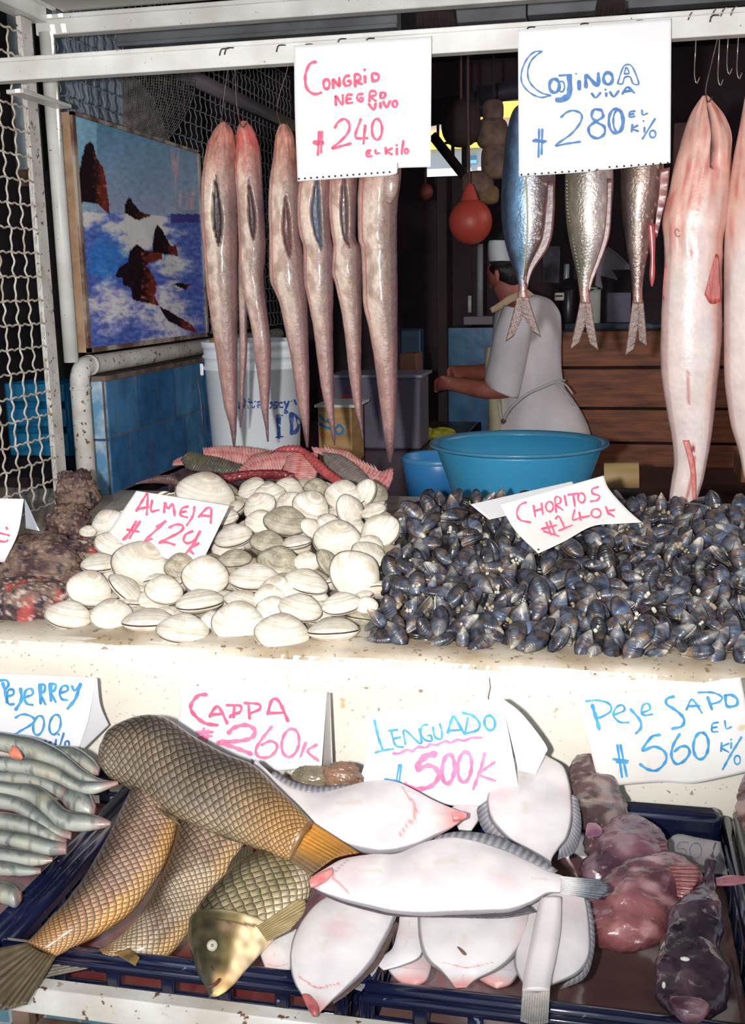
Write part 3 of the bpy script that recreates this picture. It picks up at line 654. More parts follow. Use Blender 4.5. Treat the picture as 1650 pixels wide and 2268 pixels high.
m_fin=mat('red_fin',(196,92,82),(150,60,60),sc=40,rough=.35,bump=.4,bsc=160,stretch=(4,4,.5))
fan('pectoral_fin',[(1583,566),(1586,562),(1591,566)],[(1560,652),(1574,673),(1597,668)],YS(2.325),m_fin,big,nu=14,nv=10,colf=None,wav=.001)
fan('pectoral_fin',[(1472,588),(1476,585),(1478,590)],[(1467,655),(1470,664),(1474,660)],YS(2.36),m_fin,big,nu=6,nv=8)
fan('anal_fin',[(1512,975),(1528,1040),(1534,1110)],[(1526,975),(1540,1040),(1541,1112)],YS(2.325),mat('pink_fin',(214,130,122),(190,98,94),sc=50,rough=.35),big,nu=20,nv=3,wav=.001)
g=G();g.tube(cr([on(x,y,1,2.318) for x,y in((1504,512),(1497,507),(1494,515),(1499,524),(1506,522))],16),.0008,6);g.build('skin_tag',mat('brown_thread',(170,120,90),rough=.5),big)
P2=[(1650,212,1700,212),(1634,300,1740,300),(1622,360,1750,360),(1614,424,1750,424),(1606,500,1745,500),(1603,583,1742,583),(1603,667,1740,667),(1603,750,1738,750),(1604,833,1734,833),(1610,889,1728,889),(1619,944,1715,944),(1636,1000,1705,1000),(1648,1060,1690,1060)]
o=body('pale_eel',P2,YS(2.36),.7,m_pale,palecol(5.,0),nL=80,nV=48);tag(o,'pale eel cut off by the right edge of the picture','eel','pale eels on the right')
# blue-silver fish hung by the head, tails down
m_sil=mat('silver_fish_skin',attr=True,sc=40,rough=.24,coat=.4,bump=.3,bsc=200,metal=.15)
def silcol(seed,back,mid,belly,dark):
    def f(u,th,x,y,z):
        xx=-math.cos(2*math.pi*th);n=fbm(x*30+seed,z*12);m_=nz(xx*5+seed,u*40);st=nz(x*260,z*50)
        c=lerp(back,mid,sm(-.85,-.35,xx+.2*n));c=lerp(c,belly,sm(-.25,.1,xx+.25*n));c=lerp(c,dark,sm(.05,.4,xx+.4*n));
        c=lerp(c,(214,196,190),sm(.35,.5,m_)*.6 if xx>0 else 0)
        c=lerp(c,(150,104,88),sm(.86,1.,u)*.8)
        return s2l([max(0,min(255,v*(1+.35*n+.22*st))) for v in c])
    return f
def tailfin(S,root,tips,m,parent):
    (xl,yl),(xr,yr)=root;(ax,ay),(bx,by)=tips;mx=(xl+xr)/2;my=(yl+yr)/2
    cf=lambda t,s:s2l(lerp((128,92,76),(78,56,54),.5+.5*math.sin(s*40)*.6+.2*nz(t*9,s*9)))
    fan('tail_lobe',[(xl,yl),(xl-1+(ax-xl)*.5,yl+(ay-yl)*.55),(ax,ay)],[(mx,my),(mx-(ax-mx)*.12,my+(ay-my)*.38),(ax+20,ay-14)],S,m,parent,nu=30,nv=8,colf=cf,wav=.0008,ser=.12)
    fan('tail_lobe',[(xr,yr),(xr+1+(bx-xr)*.5,yr+(by-yr)*.55),(bx,by)],[(mx,my),(mx-(bx-mx)*.12,my+(by-my)*.38),(bx-20,by-14)],S,m,parent,nu=30,nv=8,colf=cf,wav=.0008,ser=.12)
m_tail=mat('brown_tail_fin',attr=True,sc=60,rough=.35,bump=.3,bsc=240)
FA=[(1160,225,1180,225),(1136,245,1205,245),(1122,297,1222,297),(1113,382,1230,382),(1110,424,1230,424),(1110,467,1229,467),(1112,500,1226,500),(1117,530,1218,530),(1123,555,1207,555),(1132,583,1188,583),(1143,610,1173,610),(1149,637,1167,637),(1146,660,1170,660)]
o=body('hanging_blue_fish',FA,YS(2.385),.45,m_sil,silcol(1,(36,46,66),(84,122,156),(168,184,196),(92,74,74)),nL=110,nV=48);tag(o,'bright blue-backed fish hanging tail down at the left edge of the blue-lettered sheet','fish','tail-down silver fish under the blue-lettered sheet')
tailfin(YS(2.385),((1147,650),(1168,650)),((1119,758),(1199,748)),m_tail,o)
g=G();g.tube(cr([on(x,y,1,2.352) for x,y in((1156,300),(1165,400),(1168,500),(1163,570),(1158,620))],30),.0016,5);g.build('lateral_line',mat('golden_line',(176,160,120),rough=.35),o)
fan('belly_flap',[(1228,400),(1228,470),(1218,540),(1180,600),(1168,640)],[(1212,400),(1205,470),(1196,530),(1172,585),(1163,630)],YS(2.355),mat('dull_red_membrane',(112,74,70),(74,46,48),sc=30,rough=.35,bump=.3),o,nu=24,nv=4)
FB=[(1300,225,1320,225),(1272,250,1340,250),(1256,300,1354,300),(1251,392,1359,392),(1251,440,1357,440),(1254,490,1352,490),(1258,520,1350,520),(1266,560,1336,560),(1276,600,1318,600),(1282,640,1306,640),(1286,672,1307,672)]
o=body('hanging_silver_fish',FB,YS(2.385),.45,m_sil,silcol(4,(92,86,70),(106,98,84),(184,182,178),(160,144,138)),nL=110,nV=48);tag(o,'silver fish with an olive back hanging tail down, middle of the three','fish','tail-down silver fish under the blue-lettered sheet')
tailfin(YS(2.385),((1285,664),(1308,664)),((1262,776),(1326,778)),m_tail,o)
g=G()
for k in range(26):
    a=k/25.;x=1252+3*a+(1276-1252)*max(0,a-.3)/.7*1.0;y=400+200*a;p=on(x+1,y,1,2.378);g.obox(p,p+np.array((.004,-.004,-.002)),.003,.002)
g.build('scute_row',mat('pale_scutes',(150,160,150),rough=.3),o)
fan('belly_flap',[(1357,395),(1355,450),(1350,520),(1330,580),(1312,625),(1306,650)],[(1344,395),(1343,450),(1336,520),(1322,570),(1306,615),(1302,645)],YS(2.36),mat('pink_red_membrane',(134,92,88),(88,54,54),sc=30,rough=.35,bump=.3),o,nu=24,nv=4)
FC=[(1418,225,1436,225),(1396,250,1452,250),(1382,300,1466,300),(1375,392,1470,392),(1375,430,1462,430),(1378,480,1450,480),(1384,520,1442,520),(1389,560,1436,560),(1396,600,1428,600),(1400,640,1423,640),(1402,672,1424,672)]
o=body('hanging_silver_fish',FC,YS(2.395),.45,m_sil,silcol(9,(60,46,42),(96,76,64),(164,142,126),(118,86,80)),nL=110,nV=48);tag(o,'bronze-tinted fish hanging tail down beside the big pale eel','fish','tail-down silver fish under the blue-lettered sheet')
tailfin(YS(2.395),((1401,664),(1425,664)),((1384,790),(1434,770)),m_tail,o)
body('hanging_entrail',[(1432,495,1450,495),(1436,530,1452,530),(1440,570,1451,570),(1438,610,1451,610),(1442,635,1446,635)],YS(2.36),.6,mat('raw_red_flesh',(176,72,74),(140,48,54),sc=40,rough=.25,coat=.5),parent=o,nL=24,nV=14)
fan('belly_flap',[(1462,375),(1458,430),(1452,480),(1450,520)],[(1484,370),(1478,430),(1466,480),(1455,528)],YS(2.37),mat('pink_membrane',(150,96,92),(110,62,62),sc=30,rough=.3),o,nu=20,nv=6,wav=.002)
# ================================================= price sheets
m_paper=mat('white_card',(232,232,234),(224,225,228),sc=5,rough=.65,bump=.06,bsc=12)
m_paperd=mat('stained_card',(230,230,230),(218,214,208),sc=7,rough=.6,spots=[(16,.72,(214,196,170))])
m_pink=mat('pink_marker',(232,112,142),(222,88,122),sc=60,rough=.6)
m_pinkl=mat('thick_pink_marker',(242,140,176),(236,112,156),sc=50,rough=.6)
m_blue=mat('blue_marker',(84,136,192),(56,108,176),sc=60,rough=.6)
m_cyan=mat('light_blue_marker',(86,166,212),(58,138,196),sc=50,rough=.6)
m_punch=mat('punched_hole',(40,32,36),rough=.9)
def curl(fx,fy,a):  # gentle wave of the sheet, metres
    return lambda x,y: a*math.sin((x*fx+y*fy))
def dots(parent,a,b,n,S,r=2.3):
    g=G()
    for k in range(n):
        t=k/(n-1);x=a[0]+(b[0]-a[0])*t;y=a[1]+(b[1]-a[1])*t
        c=[S(x+r*math.cos(q),y+r*math.sin(q),.0009) for q in np.linspace(0,2*math.pi,9)[:-1]];g.add(c,[tuple(range(8))])
    g.build('punched_holes',m_punch,parent,label='row of small dark punched holes')
def sheet(label,base,S,**k):
    t=thing('price_sheet',label,'price sign',base,'price sheets');return t
# congrio
S=YS(2.276,curl(.02,.004,.0018));t=sheet('white price sheet with CONGRIO NEGRO VIVO 240 in pink, hung on the rail',S(800,400),S)
paper('card',[(651,101),(956,80)],[(659,402),(765,395),(868,388),(880,375),(888,372),(954,370)],[(651,101),(653,250),(659,402)],[(956,80),(954,370)],S,m_paper,t,nu=60)
K=.35152
strokes('name_writing',[[(795,390),(760,400),(738,440),(728,490),(735,550),(765,585),(800,593),(828,583)],el(862,530,19,31),[(905,555),(903,500),(942,545),(942,490)],[(1005,478),(982,482),(970,510),(982,540),(1012,532),(1010,510),(995,512)],[(1043,545),(1042,472),(1075,478),(1070,505),(1044,512),(1085,530)],[(1104,480),(1106,520)],[(1103,440)],[(1153,512),(1150,465),(1188,472),(1185,503),(1153,512)]],6.2,S,m_pink,t,420,0,K)
strokes('name_writing',[[(922,662),(920,605),(960,658),(965,600)],[(1022,597),(992,600),(990,648),(1026,646)],[(992,624),(1015,622)],[(1090,592),(1062,596),(1055,622),(1082,640),(1094,620),(1075,617)],[(1133,640),(1137,580),(1168,576),(1172,598),(1142,610),(1172,636)],[(1205,583),(1202,618),(1226,614),(1232,587),(1205,583)],[(1128,655),(1160,692),(1172,652)],[(1202,648),(1202,680)],[(1220,640),(1240,678),(1262,637)],el(1293,655,14,21)],5.6,S,m_pink,t,420,0,K)
strokes('price_writing',[[(915,805),(935,770),(975,750),(1005,780),(1000,830),(960,880),(898,935),(950,922),(1015,905)],[(1078,750),(1045,862),(1120,870)],[(1106,790),(1095,905)],el(1180,815,32,66),[(816,830),(808,975)],[(832,830),(828,960)],(9,[(785,897),(838,902)]),(7,[(800,908),(835,892)])],5.6,S,m_pink,t,420,0,K)
strokes('unit_writing',[[(1140,948),(1116,954),(1115,984),(1145,984)],[(1115,968),(1135,967)],[(1170,945),(1175,968),(1195,964)],[(1235,930),(1237,970)],[(1275,935),(1242,955),(1275,973)],[(1305,935),(1305,974)],[(1305,915)],[(1346,888),(1336,970)],el(1365,953,11,16)],5,S,m_pink,t,420,0,K)
dots(t,(662,396),(863,381),16,S)
# cojinoa
S=YS(2.276,curl(.018,-.006,.0018));t=sheet('white price sheet with COJINOA VIVA 280 in blue, hung on the rail',S(1300,390),S)
paper('card',[(1147,66),(1487,40)],[(1149,391),(1230,386),(1310,380),(1322,374),(1345,376),(1485,361)],[(1147,66),(1149,391)],[(1487,40),(1485,361)],S,m_paper,t,nu=60)
K=.42424
strokes('name_writing',[[(590,268),(550,272),(512,308),(485,370),(485,430),(522,480),(580,508),(635,500)],[(588,270),(560,290),(532,320),(516,370),(522,420),(550,458),(590,486),(635,498)],(7,el(655,448,26,36)),(4,[(680,395),(742,390)]),(10,[(732,398),(732,480),(708,510),(668,522)]),[(742,392),(742,490),(712,526),(668,530),(672,516)],el(692,452,16,28),(8,[(784,425),(785,465)]),[(768,385)],(8,[(820,455),(822,395),(870,442),(885,440),(884,385)]),(7,el(935,410,24,31)),[(985,435),(1010,360),(1030,338),(1062,350),(1095,435),(1066,436),(1050,402),(1022,405),(1010,437),(985,437)],[(1020,385),(1045,382),(1030,352),(1020,385)]],3.6,S,m_blue,t,950,0,K)
strokes('name_writing',[[(850,488),(870,510),(895,485)],[(925,486),(926,502)],[(922,468)],[(945,480),(965,505),(990,475)],[(1010,490),(1036,455),(1072,485)],[(1022,478),(1055,474)]],5,S,m_blue,t,950,0,K)
strokes('price_writing',[[(575,675),(572,820)],[(592,675),(588,805)],(6,[(545,735),(610,738)]),[(555,728),(600,745)],[(690,612),(722,585),(760,578),(796,598),(790,640),(742,700),(662,758),(720,750),(790,740)],(6,[(900,575),(862,573),(850,610),(880,640),(915,662),(915,700),(880,722),(842,705),(835,665),(870,635),(908,610),(903,580)]),(6,el(975,632,36,64)),el(990,632,28,60)],4.6,S,m_blue,t,950,0,K)
strokes('unit_writing',[[(1075,580),(1048,586),(1048,610),(1075,608)],[(1048,597),(1070,595)],[(1112,575),(1116,600),(1140,592)],[(1062,650),(1058,688)],[(1090,655),(1062,672),(1092,685)],[(1125,665),(1125,690)],[(1120,632)],[(1180,620),(1115,725)],el(1168,700,16,19)],4.2,S,m_blue,t,950,0,K)
dots(t,(1155,387),(1305,377),11,S);dots(t,(1350,370),(1479,361),9,S)
# almeja, leaning on the clams
S=planeS(on(380,1215,1,1.865),(0,-.86,.5),curl(.03,.01,.0022));t=sheet('tilted white price sheet with ALMEJA 120 in pink, leaning on the clams',S(370,1240),S)
paper('card',[(302,1087),(400,1102),(508,1120)],[(240,1178),(287,1215),(333,1220),(377,1240),(448,1245)],[(302,1087),(240,1178)],[(508,1120),(448,1245)],S,m_paperd,t)
K=1/3.
strokes('name_writing',[[(905,275),(950,200),(980,165),(975,300)],[(920,262),(988,248)],[(1010,205),(1005,275),(1055,268)],[(1090,285),(1095,220),(1115,260),(1148,230),(1160,305)],[(1248,245),(1208,260),(1200,303),(1245,318)],[(1205,284),(1235,278)],[(1292,248),(1280,310),(1240,370)],[(1320,315),(1370,260),(1402,262),(1400,355)],[(1338,305),(1395,310)]],5.2,S,m_pink,t,0,1040,K)
strokes('price_writing',[[(905,345),(835,460)],[(930,345),(860,455)],[(845,400),(920,412)],[(818,465),(850,432)],[(1040,382),(1100,345),(965,470),(1010,460)],[(1125,385),(1170,365),(1215,375),(1195,415),(1060,485),(1100,482),(1160,500)],[(1280,410),(1235,430),(1220,470),(1250,490),(1300,460),(1330,405),(1310,450),(1290,492)],[(1290,490),(1225,570)],[(1320,490),(1262,530),(1285,560)]],5.4,S,m_pink,t,0,1040,K)
# choritos, lying on the mussels
S=planeS(on(1260,1150,1,1.93),(0.05,-.70,.71),curl(.012,.03,.005));t=sheet('curled white price sheet with CHORITOS 140 in pink, lying on the mussels',S(1200,1225),S)
paper('card',[(1107,1117),(1220,1086),(1337,1053)],[(1192,1226),(1248,1200),(1311,1166),(1370,1160),(1422,1157)],[(1107,1117),(1141,1175),(1192,1226)],[(1337,1053),(1349,1083),(1388,1127),(1422,1157)],S,m_paperd,t)
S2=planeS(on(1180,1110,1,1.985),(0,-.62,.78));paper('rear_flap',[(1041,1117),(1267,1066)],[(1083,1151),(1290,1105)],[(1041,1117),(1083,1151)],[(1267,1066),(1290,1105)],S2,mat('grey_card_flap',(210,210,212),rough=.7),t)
K=.48485
strokes('name_writing',[[(650,170),(620,185),(608,220),(622,250),(670,262)],[(684,185),(692,235)],[(720,175),(727,225)],[(688,210),(722,200)],el(757,190,17,23),[(787,215),(783,150),(805,150),(806,172),(787,182),(817,205)],[(826,140),(834,185)],[(842,136),(886,130)],[(865,133),(873,188)],el(903,150,16,22,-8),[(980,100),(952,110),(955,130),(984,140),(976,160),(945,166)]],4.4,S,m_pink,t,850,1030,K)
strokes('price_writing',[[(742,262),(765,320)],[(758,256),(783,318)],(5,[(722,292),(787,275)]),[(730,302),(800,325)],[(785,245),(800,235),(828,290)],[(800,300),(860,275)],[(872,205),(864,250),(908,236)],[(892,215),(900,252)],[(908,240),(940,232)],el(970,220,22,20),[(1014,190),(1026,225)],[(1054,205),(1020,212),(1052,235)]],4.0,S,m_pink,t,850,1030,K)
dots(t,(1192,1217),(1193,1217),2,S,2)
# carpa
S=YS(1.555,curl(.015,.012,.0022));t=sheet('white price sheet with CARPA 260 in pink, standing behind the carp',S(560,1720),S)
paper('card',[(396,1530),(724,1533)],[(388,1625),(480,1665),(600,1705),(660,1705),(711,1722)],[(396,1530),(399,1570),(388,1625)],[(724,1533),(711,1722)],S,m_paper,t)
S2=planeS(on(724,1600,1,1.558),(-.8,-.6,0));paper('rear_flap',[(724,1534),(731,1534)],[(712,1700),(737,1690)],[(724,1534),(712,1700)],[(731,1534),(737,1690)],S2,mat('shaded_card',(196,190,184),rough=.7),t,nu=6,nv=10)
K=.37576
strokes('name_writing',[(8,[(205,155),(160,160),(122,200),(113,240),(148,290),(200,325),(268,336)]),(7,[(225,285),(250,240),(280,232),(328,325)]),(6,[(235,275),(305,268)]),(6,[(365,290),(370,218)]),(6,[(325,218),(405,222),(402,258),(352,275),(345,290)]),(6,[(460,298),(452,205)]),(6,[(430,205),(512,212),(520,240),(465,266)]),(7,[(567,270),(590,190),(632,195),(686,312)]),(6,[(575,265),(665,262)])],7,S,m_pink,t,380,1480,K)
strokes('price_writing',[[(190,355),(183,425)],[(215,368),(205,430)],(8,[(150,380),(240,376)]),(6,[(160,410),(235,400)]),(9,[(335,382),(370,350),(440,335),(490,365),(470,410),(390,430),(272,436),(350,460),(468,505)]),[(590,345),(530,420),(497,480),(512,520),(570,525),(612,490),(620,450),(582,430),(530,452)],el(700,440,50,84,10),[(790,440),(760,520)],[(855,450),(802,490),(865,545)]],6.4,S,m_pinkl,t,380,1480,K)
# lenguado
S=YS(1.42,curl(.016,.006,.0016));t=sheet('white price sheet with LENGUADO in blue over a pink 500',S(980,1780),S)
paper('card',[(807,1587),(950,1566),(1110,1546)],[(791,1745),(880,1775),(968,1780),(1053,1790),(1122,1781),(1153,1770)],[(807,1587),(814,1660),(791,1745)],[(1110,1546),(1130,1640),(1153,1770)],S,m_paper,t)
pf=on(1110,1546,1,1.421);pg=on(1150,1700,1,1.421);nrm=np.cross(pg-pf,np.array((.62,.78,0)));S2=planeS(pf,nrm)
paper('rear_flap',[(1110,1547),(1113,1547)],[(1148,1706),(1170,1712),(1186,1716)],[(1110,1547),(1130,1630),(1148,1706)],[(1113,1547),(1156,1581),(1209,1650),(1207,1672),(1186,1716)],S2,m_paper,t)
K=.30303
strokes('name_writing',[(6,[(162,250),(190,370),(222,462)]),(5,[(168,485),(230,468),(300,458)]),[(268,325),(330,318)],[(285,330),(315,430),(372,445)],[(298,385),(352,372)],[(388,425),(382,320),(500,420),(490,310)],[(550,280),(512,290),(500,340),(530,390),(580,400),(575,360),(552,362)],[(590,300),(605,370),(650,385),(655,330),(640,275)],(6,[(698,340),(725,245),(745,225),(818,345)]),[(705,325),(800,318)],[(845,230),(825,340)],(6,[(808,195),(880,215),(930,270),(915,320),(820,348)]),(6,el(1005,268,38,55,-12))],4.8,S,m_cyan,t,780,1520,K)
strokes('underline',[[(300,490),(340,492),(400,465),(440,475),(480,445),(540,448),(570,425),(620,428),(680,402),(720,412),(770,390),(820,398),(870,378),(945,376)]],6,S,m_pinkl,t,780,1520,K)
strokes('price_writing',[(14,[(605,495),(540,510),(490,560),(480,605)]),(10,[(480,612),(550,580),(610,600),(630,660),(590,720),(520,748),(440,745),(385,715)]),(9,el(702,605,45,108,5)),(8,el(822,590,50,112,5)),(7,[(968,490),(940,600),(885,750)]),(6,[(1040,555),(950,620),(935,650),(1045,692)])],8,S,m_pinkl,t,780,1520,K)
strokes('currency_sign',[[(343,572),(325,680)],[(358,572),(345,690)],(6,[(240,682),(310,690),(358,705)])],4,S,m_cyan,t,780,1520,K)
# peje sapo
S=planeS(on(1450,1650,1,1.50),(0,-.97,-.12),curl(.012,.01,.002));t=sheet('white price sheet with PEJE SAPO 560 in blue, at the lower right',S(1450,1740),S)
paper('card',[(1280,1548),(1460,1525),(1640,1500)],[(1329,1747),(1372,1739),(1463,1732),(1529,1735),(1600,1722),(1676,1704)],[(1280,1548),(1302,1640),(1329,1747)],[(1640,1500),(1660,1600),(1676,1704)],S,m_paperd,t)
K=.34745
strokes('name_writing',[(8,[(465,235),(488,310),(510,388)]),(5,[(425,210),(500,205),(570,225),(585,270),(530,308),(492,320)]),[(602,298),(668,270),(660,237),(622,246),(600,300),(640,343),(697,346)],(6,[(710,262),(768,330),(775,380),(745,415)]),[(780,285),(832,262),(822,226),(790,236),(778,285),(802,300),(847,294)],(6,[(985,180),(942,195),(940,230),(1000,270),(1048,320),(1038,368),(975,386)]),[(1065,265),(1102,200),(1165,285)],[(1075,242),(1150,240)],(6,[(1200,185),(1228,262)]),[(1140,155),(1230,155),(1290,182),(1278,212),(1225,230)],(6,[(1312,175),(1325,242),(1385,235),(1387,195),(1350,170),(1312,175)])],4.6,S,m_cyan,t,1150,1480,K)
strokes('price_writing',[[(625,490),(655,695)],[(645,490),(685,690)],(5,[(600,580),(695,590)]),[(620,597),(690,602)],(6,[(895,425),(842,440),(785,525),(860,500),(925,532),(935,590),(880,650),(820,645),(770,612)]),(6,[(1022,420),(982,490),(970,560),(1000,610),(1050,592),(1086,540),(1070,502),(1030,500),(990,530)]),(6,el(1158,495,48,86,4))],5,S,m_cyan,t,1150,1480,K)
strokes('unit_writing',[[(1268,345),(1232,356),(1230,403),(1266,404)],[(1232,380),(1260,375)],[(1310,335),(1320,385),(1352,374)],[(1290,475),(1286,530)],[(1335,480),(1290,505),(1335,535)],[(1352,475),(1350,510)],[(1350,455)],(5,[(1416,440),(1352,545),(1297,645)]),el(1390,585,19,28)],4,S,m_cyan,t,1150,1480,K)
# pejerrey
S=YS(1.52,curl(.014,.01,.002));t=sheet('white price sheet with blue EJERREY 200 cut by the left edge',S(100,1665),S)
paper('card',[(-60,1490),(80,1495),(212,1501)],[(-60,1640),(60,1660),(120,1670),(170,1673)],[(-60,1490),(-60,1640)],[(212,1501),(197,1590),(170,1673)],S,m_paper,t)
pf=on(212,1501,1,1.521);pg=on(174,1668,1,1.521);nrm=np.cross(pg-pf,np.array((.55,.83,0)));S2=planeS(pf,nrm)
paper('rear_flap',[(212,1502),(215,1502)],[(174,1670),(241,1606)],[(212,1502),(174,1670)],[(215,1502),(222,1560),(241,1606)],S2,m_paper,t)
K=.30303
strokes('name_writing',[(7,[(20,110),(40,180),(50,250)]),[(0,90),(45,88),(62,120),(38,160)],[(62,205),(98,190),(95,158),(62,160),(50,210),(65,262),(102,262)],(7,[(150,150),(156,230),(115,303)]),[(185,212),(238,190),(230,152),(192,160),(176,212),(197,260),(238,268)],(8,[(292,120),(297,255)]),[(292,120),(328,125),(322,172),(297,190),(332,265)],(8,[(367,115),(372,235)]),[(367,115),(408,120),(397,162),(372,180),(408,248)],[(440,182),(492,163),(490,132),(457,132),(436,182),(452,225),(492,233)],[(525,130),(545,165),(580,128)],(7,[(588,115),(552,220),(495,295)])],5.4,S,m_cyan,t,0,1480,K)
strokes('price_writing',[[(112,362),(160,338),(212,345),(250,372),(232,408),(150,458),(95,488),(40,480)],el(282,418,38,72,12),el(402,412,40,74,12)],5,S,m_blue if 0 else m_cyan,t,0,1480,K)
strokes('unit_writing',[[(332,530),(325,585)],[(372,540),(332,560),(375,580)],[(410,522),(400,580)],[(430,485)],[(466,475),(430,590)],el(490,555,16,24)],4.4,S,m_blue,t,0,1480,K)
# left partial sheet
S=YS(1.80);t=sheet('white folded price card cut off by the left edge, above the rough shellfish',S(10,1235),S)
paper('card',[(-60,1102),(53,1105)],[(-60,1245),(10,1245)],[(-60,1102),(-60,1245)],[(53,1105),(40,1180),(10,1245)],S,m_paper,t,nu=10,nv=12)
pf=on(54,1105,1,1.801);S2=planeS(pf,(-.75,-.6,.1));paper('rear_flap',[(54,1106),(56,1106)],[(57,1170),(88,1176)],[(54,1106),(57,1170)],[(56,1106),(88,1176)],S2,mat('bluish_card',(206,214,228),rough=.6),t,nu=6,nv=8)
strokes('price_writing',[[(-4,1180),(14,1184),(20,1186)],[(-4,1198),(12,1200),(17,1196)],[(16,1172),(14,1168)]],4.5,S,m_pink,t)
# ================================================= shellfish heaps on the counter
def pile_pt(px,py,lift=0.):
    """point on the sloping top of the heap"""
    S=planeS((0,1.70,.945+lift),(0,-.30,1));return S(px,py)
def viewbasis(p):
    b=unit(CAM-p);r=unit(RT-b*RT.dot(b));u=np.cross(b,r);return r,(u if u.dot(-DN)>0 else -u),b
# ---- clam: two domed valves with growth lines, brown hinge ligament in the gap
def valve_mesh(a,bw,h,umbo,n=40,m=16,sgn=1,gap=.0006,prof=.74,seed=0,colf=None,pt=0.,name='valve',thick=.0016):
    g=G();V=[];C=[];U=[];
    def outline(th):
        x=a*math.cos(th);y=bw*math.sin(th)
        k=max(0,math.sin(th));y+=umbo*bw*k**3;x*=1-.16*k**2;x*=1-pt*max(0,math.cos(th))*.0
        return x,y
    ux,uy=.10*a,bw*(.62+umbo*.4)
    def pt3(i,j,inner=0):
        r=i/m;th=2*math.pi*j/n;ox,oy=outline(th)
        cx,cy=ux*(1-r),uy*.55*(1-r)
        x=cx+ox*r;y=cy+oy*r;z=h*(1-r**2.05)**prof
        rr=math.hypot((x-ux)/a,(y-uy)/bw)
        z+=.0002*math.sin(rr*40+seed)*(1-r)*.5
        z*=1-.05*inner
        return x,y,(z+gap-inner*thick*min(1,(1-r)*4))*sgn,rr
    for inner in (0,1):
        o=len(V);x,y,z,rr=pt3(0,0,inner);V.append((x,y,z));C.append(rr)
        for i in range(1,m+1):
            for j in range(n):
                x,y,z,rr=pt3(i,j,inner);
                if inner: x*=.985;y*=.985
                V.append((x,y,z));C.append(rr)
    K=1+n*m;F_=[]
    for inner in (0,1):
        o=inner*K
        fs=[(o,o+1+j,o+1+(j+1)%n) for j in range(n)]+[(o+1+(i-1)*n+j,o+1+i*n+j,o+1+i*n+(j+1)%n,o+1+(i-1)*n+(j+1)%n) for i in range(1,m) for j in range(n)]
        if inner: fs=[tuple(reversed(f)) for f in fs]
        F_+=fs
    F_+=[(1+(m-1)*n+j,K+1+(m-1)*n+j,K+1+(m-1)*n+(j+1)%n,1+(m-1)*n+(j+1)%n) for j in range(n)]
    cols=[colf(V[k],C[k],seed) for k in range(len(V))]
    g.add(V,F_,cols,[(c,.3*math.atan2(v[1]-uy*1.2,v[0])+seed) for c,v in zip(C,V)])
    o=g.build(name,m_clam if colf is clamcol else m_mus);fixwind(o);return o
def clamcol(v,rr,seed):
    n=fbm(v[0]*60+seed,v[1]*60,seed);b=nz(rr*11+seed*3,seed);c=lerp((250,247,238),(232,222,204),sm(-.1,.5,n+.6*b))
    c=lerp(c,(196,172,140),.38*sm(.35,.6,nz(rr*16+seed,2.)+.2*n));c=lerp(c,(120,100,80),sm(1.62,1.9,rr+.1*n)*.5)
    if rr<.18: c=lerp(c,(206,186,156),.5)
    return s2l(c)
def greycol(v,rr,seed):
    n=fbm(v[0]*60+seed,v[1]*60,seed);b=nz(rr*14+seed*3,seed);c=lerp((206,200,182),(158,150,130),sm(-.3,.5,n+.8*b))
    return s2l(lerp(c,(120,116,106),sm(.4,.7,b)*.6))
m_clam=mat('clam_shell',attr=True,sc=60,rough=.55,rings=7,var=.07,bump=.05)
m_hinge=mat('brown_clam_seam',(84,62,48),(50,38,32),sc=60,rough=.8)
def clam_proto(seed,cf,a=.0375,bw=.0300,h=.0165):
    global clamcol
    up=valve_mesh(a,bw,h,.16,sgn=1,seed=seed,colf=clamcol_(cf),gap=.0011)
    lo=valve_mesh(a,bw,h,.16,sgn=-1,seed=seed+5,colf=clamcol_(cf),gap=.0011)
    g=G();rg=[]
    for z in (-.0010,.0010):
        rg.append([(a*.96*math.cos(t)*(1-.16*max(0,math.sin(t))**2),bw*.96*(math.sin(t)+.16*max(0,math.sin(t))**3),z) for t in np.linspace(0,2*math.pi,41)[:-1]])
    g.rings(rg);s=g.build('seam',m_hinge);
    return up,lo,s
def clamcol_(cf):
    if cf=='w': return clamcol
    f=lambda v,rr,s:greycol(v,rr,s);return f
_vm=valve_mesh
def valve_mesh(*a,**k):
    cf=k['colf'];o=_vm(*a,**k)
    if cf is not muscol: o.data.materials.clear();o.data.materials.append(m_clam)
    return o
